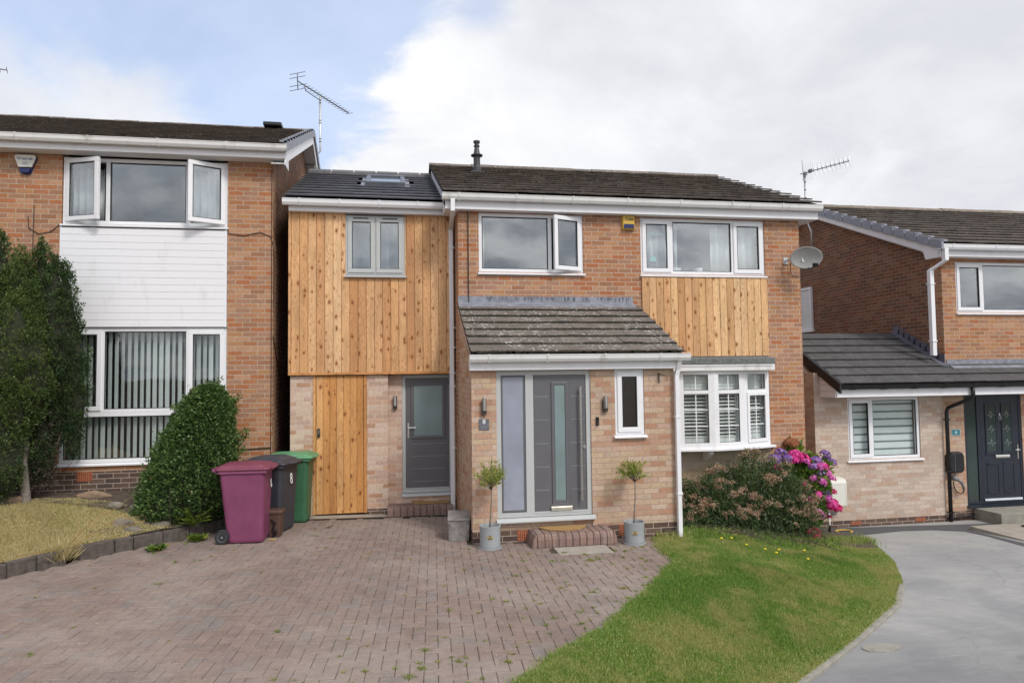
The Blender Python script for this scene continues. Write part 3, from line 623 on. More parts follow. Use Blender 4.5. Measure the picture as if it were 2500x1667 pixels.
def boards(m, x0, x1, z0, z1, y0, y1, wd, gap=.004, holes=()):
    n = max(1, int(round((x1-x0)/wd))); w_ = (x1-x0)/n
    for i in range(n):
        a, b = x0+i*w_, x0+(i+1)*w_; segs = [(z0, z1)]
        for h in holes:
            if a < h[1]-.01 and b > h[0]+.01:
                segs = [(z0, h[2]), (h[3], z1)]
                if a < h[0]-.01: # part board beside the opening
                    m.box(a+gap/2, h[0], y0, y1, h[2], h[3])
                if b > h[1]+.01: m.box(h[1], b-gap/2, y0, y1, h[2], h[3])
        r = random.random()
        for (c, d_) in segs:
            if d_-c < .02: continue
            e = .005; q = random.gauss(0, .0012)
            m.add([(a+gap/2,y1,c),(b-gap/2,y1,c),(b-gap/2,y0+e+q,c),(b-gap/2-e,y0+q,c),(a+gap/2+e,y0+q,c),(a+gap/2,y0+e+q,c)] + [(a+gap/2,y1,d_),(b-gap/2,y1,d_),(b-gap/2,y0+e+q,d_),(b-gap/2-e,y0+q,d_),(a+gap/2+e,y0+q,d_),(a+gap/2,y0+e+q,d_)],
                  [(0,1,2,3,4,5),(11,10,9,8,7,6)] + [(k,(k+1)%6,(k+1)%6+6,k+6) for k in range(6)], r)
def airbrick(parent, x, z, y, w_=.215, h=.065, vert=False):
    m = MB(); m.box(x-w_/2, x+w_/2, y-.006, y+.01, z-h/2, z+h/2); o = m.build('air_brick', 'terracotta', parent)
    q = MB(); nx = max(2, int(w_/.024)); nz = max(2, int(h/.02))
    for i in range(nx):
        for k in range(nz):
            cx, cz = x-w_/2+(i+.5)*w_/nx, z-h/2+(k+.5)*h/nz; q.box(cx-.0065, cx+.0065, y-.0075, y+.002, cz-.005, cz+.005)
    q.build('vent_holes', 'dark_hole', o)
def curtain(parent, x0, x1, z0, z1, y, m_='curtain_white', amp=.03, wl=.11, name='curtain'):
    n = max(6, int((x1-x0)/.012)); V = []
    for i in range(n+1):
        x = x0+(x1-x0)*i/n; yy = y+amp*math.sin(x/wl*6.283+math.sin(x*9)); V += [(x, yy, z0), (x, yy+random.uniform(-.004,.004), z1)]
    F = [(2*i, 2*i+2, 2*i+3, 2*i+1) for i in range(n)]
    o = npmesh(name, np.array(V), np.array(F), m_, parent, smooth=True)
    o.modifiers.new('solid', 'SOLIDIFY').thickness = .002; return o
def bargeboard(parent, x, y0, z0, y1, z1, h=.2, th=.02, m_='upvc_white', name='bargeboard'):
    return MB().prism([(y0,z0-h),(y1,z1-h),(y1,z1),(y0,z0)], x, x+th).build(name, m_, parent, bevel=.003)
def rearbox(parent, x0, x1, y0, y1, z0, z1, m_='interior'):
    """inner faces: floor, ceiling, rear wall of the rooms behind the windows"""
    m = MB(); m.box(x0, x1, y1, y1+.1, z0, z1); m.box(x0, x1, y0, y1, z0-.06, z0); m.box(x0, x1, y0, y1, z1, z1+.06)
    m.box(x0-.06, x0, y0, y1, z0, z1); m.box(x1, x1+.06, y0, y1, z0, z1)
    return m.build('room', m_, parent)
def downpipe(parent, pts, m_, w_=.065, clips=(), name='downpipe', sq=True):
    m = MB(); m.tube(pts, w_/2*(1.25 if sq else 1.), 4 if sq else 12)
    if sq:   # square section: rotate the 4-gon to face front
        m = MB(); pts = [Vector(p) for p in pts]; h = w_/2
        rings = [[(p.x-h,p.y-h,p.z),(p.x+h,p.y-h,p.z),(p.x+h,p.y+h,p.z),(p.x-h,p.y+h,p.z)] for p in pts]
        V = [q for r_ in rings for q in r_]; F = [(4*i+k, 4*i+(k+1)%4, 4*i+4+(k+1)%4, 4*i+4+k) for i in range(len(pts)-1) for k in range(4)] + [(3,2,1,0), tuple(4*(len(pts)-1)+k for k in range(4))]
        m.add(V, F)
    o = m.build(name, m_, parent, bevel=.006 if sq else 0, smooth=not sq)
    for (x, y, z) in clips: MB().prism([(x-w_*.62,y-w_*.62),(x+w_*.62,y-w_*.62),(x+w_*.62,y+w_*.2),(x+w_*1.,y+w_*.2),(x+w_*1.,y+w_*.7),(x-w_*.62,y+w_*.7)], z-.012, z+.012, 'z').build('pipe_clip', m_, o)
    return o
YM = -.6      # front of the main house; the larch-clad wing and the left neighbour stand at y = 0
# ================================================================ left neighbour
LH = empty('neighbour_house', (-5.5, 0, .4), 'two-storey brick house with white cladding panel and open upstairs casements, behind the dark conifer', 'house', 'houses in a row')
wall(LH, 'brick_left', -10.5, -1.86, .86, 5.74, 0., .28, [(-4.945, -2.545, .86, 5.74)])
wall(LH, 'brick_left', -4.945, -2.545, .86, .945, 0., .28, name='wall')
wall(LH, 'brick_plinth', -10.5, -1.86, .0, .859, -.004, .28, name='plinth')
airbrick(LH, -4.56, .79, -.004, h=.14)
MB().prism([(.281,.0),(7.2,.0),(7.2,5.7),(3.6,7.24),(.281,5.80)], -1.86, -2.14).build('gable_wall', 'brick_shaded', LH)
MB().box(-10.4,-2.15,7.0,7.2,0,5.7).box(-10.5,-10.2,.3,7.0,0,5.7).build('rear_wall', 'brick_shaded', LH)
rearbox(LH, -4.9, -2.6, .3, 3.4, .75, 2.95); rearbox(LH, -4.9, -2.6, .3, 3.4, 4.5, 5.7)
LW = -4.935, -2.55
wu = window(LH, LW[0], LW[1], 4.635, 5.665, 0., [(-4.307, 's', -rad(22)), (-3.145, 'f', 0), (0, 's', rad(27))], sx=.02)
curtain(LH, -4.86, -4.42, 4.68, 5.55, .22); curtain(LH, -3.12, -2.72, 4.68, 5.55, .22)
bd = MB(); zc = 3.045
while zc < 4.55:
    h = min(.109, 4.588-zc); bd.prism([(-.013, zc+.001), (-.020, zc+.005), (-.020, zc+h-.003), (-.017, zc+h-.0005), (.02, zc+h-.0005), (.02, zc+.001)], LW[0]+.005, LW[1]-.03); zc += .109
bd.box(LW[1]-.03, LW[1], -.022, .02, 3.045, 4.588).box(LW[0]-.02, LW[0]+.005, -.022, .02, 3.045, 4.588)
cl = bd.build('cladding', 'upvc_white', LH)
MB().box(LW[0], LW[1], .021, .28, 3.04, 4.6).build('infill_panel', 'interior', cl)
window(LH, LW[0], LW[1], 1.735, 3.035, 0., [(-4.348, 's', 0), (-3.125, 'f', 0), (0, 's', 0)], sill=False, gl='window_glass_low', mull=.055)
window(LH, LW[0], LW[1], .985, 1.735, 0., [(0, 'f', 0)], gl='window_glass_low', sx=.03)
bl = MB(); x = LW[0]+.09
while x < LW[1]-.06:
    a = -rad(random.uniform(30, 46) if x > -4.3 else random.uniform(24, 40)); wv = .0445; ex, ey = wv*math.cos(a), wv*math.sin(a)
    bl.add([(x-ex,.17-ey,1.03),(x+ex,.17+ey,1.03),(x+ex,.17+ey,2.99),(x-ex,.17-ey,2.99),(x-ex+.001,.172-ey,1.03),(x+ex+.001,.172+ey,1.03),(x+ex+.001,.172+ey,2.99),(x-ex+.001,.172-ey,2.99)], [(0,1,2,3),(7,6,5,4),(0,4,5,1),(3,2,6,7),(0,3,7,4),(1,5,6,2)]); x += .092
bl.build('vertical_blind', 'blind_white', LH)
MB().box(-10.6,-1.635,-.25,-.232,5.695,5.86).box(-1.653,-1.635,-.231,.12,5.60,5.80).build('fascia', 'upvc_white', LH, bevel=.003)
MB().box(-10.6,-1.655,-.231,.0,5.692,5.705).build('soffit', 'upvc_white', LH)
gutter(LH, -10.6, -1.60, -.252, 5.89, clip=.98)
rl = tiles(LH, -10.6, -1.62, -.33, 5.885, 3.6, 7.50, 'tile_left', gauge=.30, tw=.24, rough=.004, th=.022)
MB().add([(-10.6,3.6,7.49),(-1.62,3.6,7.49),(-1.62,7.5,5.86),(-10.6,7.5,5.86),(-10.6,3.6,7.45),(-1.62,3.6,7.45),(-1.62,7.5,5.82),(-10.6,7.5,5.82)],[(0,1,2,3),(7,6,5,4),(0,4,5,1),(3,2,6,7),(0,3,7,4),(1,5,6,2)]).build('roof', 'tile_left', LH)
mossrows(LH, -9.0, -1.75, -.33, 5.885, 3.6, 7.50, .30, 40, big=.02); ridge(LH, -10.6, -1.60, 3.6, 7.50, 'ridge_old', tl=.46, r=.12)
bargeboard(LH, -1.648, -.23, 5.83, 3.6, 7.43); bargeboard(LH, -1.648, 7.4, 5.83, 3.6, 7.43)
MB().prism([(-.2,5.64),(3.6,7.25),(3.6,7.23),(-.2,5.62)], -1.86, -1.65).prism([(7.4,5.64),(3.6,7.25),(3.6,7.23),(7.4,5.62)], -1.86, -1.65).build('soffit', 'upvc_grimy', LH)
vc = MB(); n = 13
for k in range(n):
    for sgn in (1, -1):
        y0 = -.34 + k*3.94/n; y1 = y0+3.94/n-.018; z0 = 5.905+(y0+.33)*.411; z1 = 5.905+(y1+.33)*.411
        if sgn < 0: y0, y1 = 7.2-y0, 7.2-y1
        vc.prism([(y0,z0-.11),(y1,z1-.125),(y1,z1+.008),(y0,z0+.055)], -1.645, -1.595); vc.prism([(y0,z0+.020),(y1,z1-.010),(y1,z1+.012),(y0,z0+.060)], -1.71, -1.596)
vc.build('verge_caps', 'verge_grey', LH)
MB().box(-2.60,-2.23,3.25,3.52,7.47,7.555).build('roof_vent', 'black_plastic', LH, bevel=.02)
cables = []
def cable(pts, r_): cables.append(MB().tube(pts, r_, 6).build('cable', 'cable_brown', LH))
cable([(-1.875,-.012,5.6),(-1.875,-.012,.75)], .006); cable([(-2.54,-.012,4.62),(-2.53,-.012,4.53),(-2.3,-.012,4.50),(-2.05,-.012,4.56),(-1.9,-.012,4.50),(-1.86,-.01,4.40),(-1.85,.10,4.1),(-1.852,.06,3.4)], .006)
cable([(-1.852,.02,2.9),(-1.852,.35,2.55),(-1.852,1.4,1.7)], .008); cable([(-2.4,-.012,.95),(-2.38,-.012,1.12),(-1.88,-.012,1.14)], .009)
cable([(-5.32,-.012,4.9),(-5.33,-.012,4.0)], .006); cable([(-5.40,-.012,4.72),(-5.39,-.012,4.55),(-5.25,-.012,4.46),(-5.08,-.012,4.5),(-4.96,-.012,4.62)], .006)

# ================================================================ main house with the larch-clad wing and porch
BH = empty('brick_house', (3.0, YM, 0), 'brick house in the middle with larch-clad wing, tiled porch, grey doors and bow window', 'house', 'houses in a row')
W1 = (1.385, 3.114, 3.885, 4.84); W2 = (4.105, 6.352, 3.885, 4.835)
wall(BH, 'brick_main', 1.055, 7.01, 2.45, 4.88, YM, .28, [W1, W2])
wall(BH, 'brick_main', 6.36, 7.01, -.75, 2.449, YM, .28); wall(BH, 'brick_main', 3.956, 4.06, -.3, 2.449, YM, .28)
wall(BH, 'stone_coursed', 4.061, 6.359, -.75, .96, YM-.03, .30, name='stone_panel')
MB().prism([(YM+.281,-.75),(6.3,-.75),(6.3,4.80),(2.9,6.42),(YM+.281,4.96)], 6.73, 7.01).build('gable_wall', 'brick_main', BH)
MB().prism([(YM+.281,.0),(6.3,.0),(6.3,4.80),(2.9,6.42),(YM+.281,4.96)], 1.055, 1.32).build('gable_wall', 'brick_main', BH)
MB().box(1.33,6.72,6.1,6.3,-.7,4.8).build('rear_wall', 'brick_shaded', BH)
rearbox(BH, 1.37, 3.3, YM+.3, 2.4, 3.5, 4.85); rearbox(BH, 3.9, 6.6, YM+.3, 2.4, 3.5, 4.85); rearbox(BH, 4.08, 6.4, YM+.3, 2.4, .2, 2.4)
window(BH, *W1, YM, [(2.556, 'f', 0), (0, 's', rad(19))], sx=.02)
window(BH, *W2, YM, [(4.656, 's', 0), (5.770, 'f', 0), (0, 's', 0)], sx=.02)
curtain(BH, 4.16, 4.72, 3.92, 4.76, YM+.22); curtain(BH, 5.45, 6.30, 3.92, 4.76, YM+.22, wl=.16); curtain(BH, 4.72, 4.86, 3.92, 4.76, YM+.23)
curtain(BH, 1.40, 1.50, 3.92, 4.78, YM+.25); 
it = MB(); it.prism([(4.27,4.60),(4.30,4.575),(4.36,4.585),(4.42,4.57),(4.48,4.585),(4.54,4.572),(4.57,4.598),(4.53,4.605),(4.42,4.60),(4.34,4.605)], YM+.14, YM+.15, 'y'); it.prism([(4.33,4.20),(4.31,4.13),(4.34,4.115),(4.38,4.12),(4.42,4.115),(4.43,4.14),(4.42,4.20),(4.375,4.22)], YM+.14, YM+.15, 'y')
it.build('window_ornament', 'teal', BH)
it = MB(); it.lathe([(.06,0),(.072,.09),(.068,.09),(.05,.02)], (5.20,YM+.16,3.93), 14); it.box(4.72,4.90,YM+.2,YM+.3,3.99,4.03); it.build('window_ornament', 'curtain_white', BH)
MB().box(1.39,1.46,YM+.16,YM+.24,3.93,4.03).build('window_ornament', 'curtain_white', BH)
m = MB(); boards(m, 4.103, 6.368, 2.51, 3.835, YM-.028, YM-.004, .126); m.build('larch_panel', 'larch_pale', BH)
MB().box(.845,7.29,YM-.142,YM-.122,4.855,5.03).box(.845,.865,YM-.121,YM+.35,4.855,5.05).box(7.27,7.29,YM-.121,YM+.3,4.855,5.05).build('fascia', 'upvc_white', BH, bevel=.003)
MB().box(.866,7.269,YM-.121,YM,4.852,4.866).box(.866,1.054,YM+.001,YM+.35,4.852,4.866).box(7.011,7.269,YM+.001,YM+.3,4.852,4.866).build('soffit', 'upvc_white', BH)
gutter(BH, .79, 7.33, YM-.143, 5.085, clip=.92)
tiles(BH, .80, 7.32, YM-.27, 5.09, 2.9, 6.645, 'tile_old', gauge=.342, tw=.295, rough=.003, th=.024)
MB().add([(.80,2.9,6.62),(7.32,2.9,6.62),(7.32,6.5,5.1),(.80,6.5,5.1),(.80,2.9,6.58),(7.32,2.9,6.58),(7.32,6.5,5.06),(.80,6.5,5.06)],[(0,1,2,3),(7,6,5,4),(0,4,5,1),(3,2,6,7),(0,3,7,4),(1,5,6,2)]).build('roof', 'tile_old', BH)
mossrows(BH, .82, 7.3, YM-.27, 5.09, 2.9, 6.645, .342, 34); ridge(BH, .80, 7.28, 2.9, 6.655, 'ridge_old', tl=.44)
bargeboard(BH, .845, YM-.12, 5.05, 2.9, 6.57, h=.17); bargeboard(BH, 7.27, YM-.12, 5.05, 2.9, 6.57, h=.17)
fl = MB(); fl.lathe([(.085,-.16),(.085,.04),(.075,.06),(.066,.08),(.066,.26),(.115,.275),(.118,.295),(.066,.31),(.06,.34),(.045,.44),(.042,.46),(.062,.465),(.062,.475),(.046,.48),(.046,.535),(.066,.54),(.066,.575),(.03,.585)], (1.675,1.8,6.26), 20); fl.box(1.54,1.81,1.65,1.95,6.17,6.20)
fl.build('flue', 'flue_dark', BH, smooth=False)
# lead over the porch roof
m = MB(); m.prism([(YM-.001,3.495),(YM-.012,3.495),(YM-.020,3.40),(YM-.20,3.295),(YM-.20,3.283),(YM-.001,3.35)], 1.045, 3.945); m.build('lead_flashing', 'lead', BH)
m = MB()
for i in range(70):
    x = random.uniform(1.5, 3.9); h = random.uniform(.02, .085); m.box(x, x+random.uniform(.003,.012), YM-.0225, YM-.0205, 3.485-h, 3.487)
m.build('lead_streaks', 'lead_dark', BH)
m = MB(); m.tube([(1.215,YM-.018,4.85),(1.215,YM-.018,3.42),(1.215,YM-.05,3.40)], .009, 6)
for z in (4.66, 4.05): m.box(1.205,1.225,YM-.03,YM,z-.008,z+.008)
m.build('aerial_cable', 'cable_brown', BH)
# porch
PY = -2.18
wall(BH, 'brick_porch', 1.062, 3.955, .15, 2.46, PY, .25, [(1.40, 2.725, .15, 2.30), (3.075, 3.505, 1.365, 2.30)], name='porch_wall')
wall(BH, 'brick_plinth', 1.064, 3.953, -.15, .149, PY+.002, .25, name='plinth'); wall(BH, 'brick_porch', 1.40, 2.725, .15, .25, PY+.03, .2, name='porch_wall')
MB().prism([(PY+.251,-.1),(YM+.2,-.1),(YM+.2,3.25),(YM-.001,3.25),(PY+.251,2.46)], 1.062, 1.28).build('porch_side_wall', 'brick_porch', BH)
MB().prism([(PY+.251,-.3),(YM-.001,-.3),(YM-.001,3.25),(PY+.251,2.46)], 3.74, 3.955).build('porch_side_wall', 'brick_porch', BH)
rearbox(BH, 1.3, 3.7, PY+.27, YM-.1, .15, 2.40)
MB().box(1.03,3.995,PY-.10,PY-.082,2.303,2.455).box(1.03,1.048,PY-.081,PY+.02,2.303,2.47).box(3.977,3.995,PY-.081,PY+.02,2.303,2.47).build('fascia', 'upvc_white', BH, bevel=.003)
MB().box(1.049,3.976,PY-.081,PY,2.300,2.312).build('soffit', 'upvc_white', BH)
gutter(BH, 1.02, 4.13, PY-.101, 2.512, clip=.8)
pr = tiles(BH, 1.035, 4.02, PY-.20, 2.525, YM-.04, 3.345, 'tile_porch', gauge=.268, tw=.292, th=.018, rough=.003)
bargeboard(BH, 1.045, PY-.08, 2.52, YM-.01, 3.31, h=.075, th=.012, m_='brick_buff', name='verge_mortar')
ms = MB(); L = math.hypot(1.72, .82)     # moss along the lower tile edges
for k in range(7):
    s0 = k*L/7; 
    for i in range(150):
        x = random.uniform(1.05, 4.0); q = random.uniform(.009, .021); y = PY-.20+s0*1.72/L-.006; z = 2.525+s0*.82/L+.016
        ms.box(x, x+random.uniform(.015,.06), y-random.uniform(0,.008), y+.02, z-q*.6, z+q*.9)
ms.build('moss', 'moss_dark', pr)
def grooves(parent, y, x0, x1, zs, m_='door_line'):
    m = MB()
    for z in zs: m.box(x0, x1, y-.002, y+.001, z-.0035, z+.0035)
    m.build('groove', m_, parent)
# front door with sidelight
m = MB(); fy = PY+.02
frame(m, 1.40, 2.725, .312, 2.298, .065, fy, fy+.07); m.box(1.80+.005, 1.915, fy, fy+.07, .377, 2.233); m.box(1.859,1.861,fy-.001,fy+.002,.377,2.233)
df = m.build('door_frame', 'upvc_grey', BH, bevel=.006)
MB().prism([(PY-.05,.25),(PY-.05,.272),(PY-.0,.306),(PY+.09,.306),(PY+.09,.25)], 1.385, 2.765).build('sill', 'upvc_grey', df, bevel=.004)
m = MB(); frame(m, 1.47, 1.80, .385, 2.228, .022, fy+.008, fy+.03); m.build('sidelight_bead', 'door_grey', df)
MB().box(1.493,1.777,fy+.016,fy+.024,.408,2.205).build('sidelight_pane', 'frosted_blue', df)
fd = MB().box(1.918,2.652,fy+.004,fy+.05,.352,2.230).build('front_door', 'door_grey', BH, bevel=.004)
m = MB(); frame(m, 2.166, 2.402, .478, 2.135, .042, fy-.012, fy+.003); m.prism([(2.166,.478),(2.402,.478),(2.43,.44),(2.14,.44)], fy-.016, fy+.003, 'y'); m.build('glazing_surround', 'door_grey', fd, bevel=.005)
MB().box(2.212,2.356,fy-.004,fy+.0035,.524,2.089).build('door_pane', 'frosted_teal', fd)
grooves(fd, fy+.004, 1.93, 2.13, (1.936,1.618,1.295,.978,.663)); grooves(fd, fy+.004, 2.44, 2.64, (1.936,1.618,1.295,.978,.663))
m = MB(); m.tube([(2.569,fy-.055,2.068),(2.569,fy-.055,.512)], .016, 14)
for z in (1.98,1.29,.62): m.tube([(2.569,fy-.05,z),(2.560,fy+.004,z)], .008, 8)
m.build('door_handle', 'steel', fd, smooth=False)
m = MB(); m.lathe([(.0,0),(.022,0),(.022,.012),(.014,.016),(0,.016)], (0,0,0), 16); [None for _ in ()]
m = MB(); m.prism([(2.626+.022*math.cos(q),1.237+.027*math.sin(q)) for q in np.linspace(0,6.283,17)[:-1]], fy-.012, fy+.004, 'y'); m.box(2.618,2.634,fy-.018,fy-.012,1.222,1.252); m.build('door_lock', 'steel', fd)
m = MB(); m.prism([(fy+.004,.375),(fy-.016,.38),(fy-.028,.40),(fy-.026,.425),(fy-.012,.442),(fy+.004,.445)], 2.142, 2.442); m.build('letterbox', 'brass', fd, bevel=.004)
MB().box(1.918,2.652,fy-.006,fy+.003,.352,.372).build('door_threshold', 'upvc_grey', fd)
sw = window(BH, 3.078, 3.502, 1.385, 2.298, PY-.01, [(0, 's', 0)], sx=.03)
m = MB(); z = 1.50
while z < 2.2: m.box(3.17,3.41,PY+.10,PY+.125,z,z+.003); z += .018
m.build('venetian_blind', 'black_plastic', sw)
downpipe(BH, [(3.985,PY-.145,2.43),(3.985,PY-.075,2.28),(3.968,PY-.060,2.2),(3.968,PY-.060,-.06)], 'upvc_white', .062, [(3.968,PY-.06,1.62),(3.968,PY-.06,.55)])
airbrick(BH, 1.735, .075, PY+.002, h=.14, w_=.14); airbrick(BH, 3.150, .075, PY+.002, h=.15, w_=.10)
# wing
wall(BH, 'brick_buff', -1.585, -1.235, .05, 2.262, 0, .25, name='wing_wall'); wall(BH, 'brick_buff', -.39, -.053, .11, 2.262, 0, .25, name='wing_wall'); wall(BH, 'brick_plinth', -.388, -.055, -.05, .109, .002, .25, name='plinth')
wall(BH, 'brick_buff', -.052, 1.054, -.02, 2.262, .12, .2, [(.172, 1.012, .258, 2.2621)], name='wing_wall')
MB().prism([(.26,.0),(5.5,.0),(5.5,5.0),(2.9,6.2),(0.05,5.0),(.05,2.27),(.26,2.27)], -1.605, -1.4).build('wing_side_wall', 'brick_shaded', BH)
MB().box(-1.39,1.05,5.3,5.5,0,5.0).build('rear_wall', 'brick_shaded', BH)
WE = (-.722, .232, 3.892, 4.868)
wall(BH, 'interior', -1.60, 1.054, 2.264, 4.95, -.018, .2, [WE], name='wing_wall')
rearbox(BH, -.9, .4, .2, 2.4, 3.6, 4.9)
m = MB(); boards(m, -1.572, 1.04, 2.308, 4.90, -.046, -.020, .1305, holes=[(WE[0],WE[1],WE[2]-.03,4.95)]); m.box(-1.612,-1.574,-.052,.02,2.308,4.90); m.build('larch_cladding', 'larch', BH)
MB().box(-1.614,1.045,-.060,.01,2.272,2.306).build('larch_trim', 'larch_orange', BH, bevel=.004)
ww = window(BH, *WE, -.055, [(-.245, 's', 0), (0, 's', 0)], m_='upvc_grey', sx=.022)
m = MB(); m.box(-.60,-.36,-.066,-.054,4.815,4.829).box(-.13,.11,-.066,-.054,4.815,4.829); m.build('trickle_vent', 'black_plastic', ww)
curtain(BH, -.66, .18, 3.93, 4.8, .35, amp=.05, wl=.3, name='blind')
MB().box(-1.60,.955,-.142,-.122,4.893,5.03).box(-1.60,-1.58,-.121,.2,4.893,5.03).build('fascia', 'upvc_white', BH, bevel=.003)
MB().box(-1.579,1.05,-.121,-.012,4.892,4.903).build('soffit', 'upvc_white', BH)
gutter(BH, -1.685, .93, -.143, 5.072, m_='upvc_white', clip=.62)
SK = (-.53, .35)
tiles(BH, -1.66, .84, -.26, 5.085, 2.95, 6.40, 'tile_slate', gauge=.347, tw=.30, th=.022, rough=.0015, skip=(SK[0],SK[1],1.58,2.78))
MB().add([(-1.66,2.95,6.39),(.85,2.95,6.39),(.85,5.6,5.1),(-1.66,5.6,5.1),(-1.66,2.95,6.35),(.85,2.95,6.35),(.85,5.6,5.06),(-1.66,5.6,5.06)],[(0,1,2,3),(7,6,5,4),(0,4,5,1),(3,2,6,7),(0,3,7,4),(1,5,6,2)]).build('roof', 'tile_slate', BH)
m = MB(); 
x = -1.64
while x < .8: m.prism([(2.80,6.36),(2.95,6.43),(3.10,6.36),(3.10,6.42),(2.95,6.50),(2.80,6.42)], x+.012, min(x+.45,.84)-.012); x += .45
m.build('ridge_tiles', 'ridge_grey', BH)
m = MB(); m.prism([(2.815,6.355),(2.95,6.42),(3.085,6.355),(3.085,6.405),(2.95,6.475),(2.815,6.405)], -1.64, .84); m.build('ridge_mortar', 'concrete_pale', BH)
# roof window
def slope(s, q=0.): return (-.26+s*.9253-q*.379, 5.085+s*.379+q*.9253)
def slab(m, x0, x1, s0, s1, q0, q1):
    P = [(slope(s0,q0)),(slope(s1,q0)),(slope(s1,q1)),(slope(s0,q1))]; m.prism(P, x0, x1)
m = MB(); slab(m,SK[0]-.005,SK[1]+.005,1.42,2.80,.0,.028); m_fl = m.build('roof_window_flashing', 'lead', BH)
m = MB(); slab(m,-.45,.27,1.62,1.72,.03,.10); slab(m,-.45,.27,2.6,2.70,.03,.11); slab(m,-.45,-.37,1.721,2.599,.03,.10); slab(m,.19,.27,1.721,2.599,.03,.10); rw = m.build('roof_window', 'skylight_frame', BH, bevel=.006)
m = MB(); slab(m,-.369,.189,1.722,2.598,.06,.075); m.build('pane', 'skylight_glass', rw)
# gate in the wing, side door
m = MB(); m.box(-1.233,-1.192,-.012,.03,.055,2.262); m.box(-.438,-.392,-.012,.03,.055,2.262); gate = m.build('side_gate', 'larch_orange', BH, bevel=.003)
m = MB(); boards(m, -1.186, -.444, .062, 2.255, -.010, .02, .106, gap=.002); m.build('gate_boards', 'larch_orange', gate)
MB().box(-1.233,-.392,.032,.2,0.03,2.262).build('gate_backing', 'dark_hole', gate)
m = MB(); m.box(-1.165,-1.123,-.045,-.008,1.28,1.425); kp = m.build('keypad_lock', 'black_plastic', gate, bevel=.012)
m = MB()
for i in range(2):
    for k in range(5): m.box(-1.154+i*.014,-1.145+i*.014,-.0475,-.044,1.335+k*.014,1.344+k*.014)
m.build('lock_button', 'steel', kp)
m = MB(); frame(m, .172, 1.012, .312, 2.262, .06, .14, .21); sd_f = m.build('door_frame', 'upvc_grey', BH, bevel=.006)
MB().prism([(.085,.258),(.085,.275),(.12,.306),(.2,.306),(.2,.258)], .165, 1.03).build('sill', 'upvc_grey', sd_f, bevel=.004)
sd = MB().box(.234,.950,.147,.195,.376,2.200).build('side_door', 'door_grey', BH, bevel=.004)
m = MB(); frame(m, .318, .885, 1.20, 2.125, .05, .128, .146); m.build('glazing_surround', 'door_grey', sd, bevel=.008)
MB().box(.369,.834,.138,.1465,1.251,2.074).build('door_pane', 'frosted_teal', sd)
grooves(sd, .147, .318, .885, (1.115,.91,.706,.50))
m = MB(); m.box(.262,.290,.136,.148,1.22,1.47); m.tube([(.276,.14,1.385),(.276,.10,1.385),(.40,.095,1.385)], .010, 8); m.tube([(.276,.146,1.28),(.276,.128,1.28)], .012, 10); m.tube([(.276,.146,1.455),(.276,.130,1.455)], .006, 8); m.build('door_handle', 'steel', sd)
MB().box(.234,.950,.140,.1465,.376,.395).build('door_threshold', 'upvc_grey', sd)
g0 = 1.0
downpipe(BH, [(.955,YM-.20,5.0),(.955,YM-.20,4.80),(.985,-.075,4.66),(.985,-.075,.03)], 'upvc_white', .068, [(.985,-.075,4.36),(.985,-.075,3.03),(.985,-.075,2.70),(.985,-.075,2.28),(.985,-.075,2.06),(.985,-.075,1.05)])
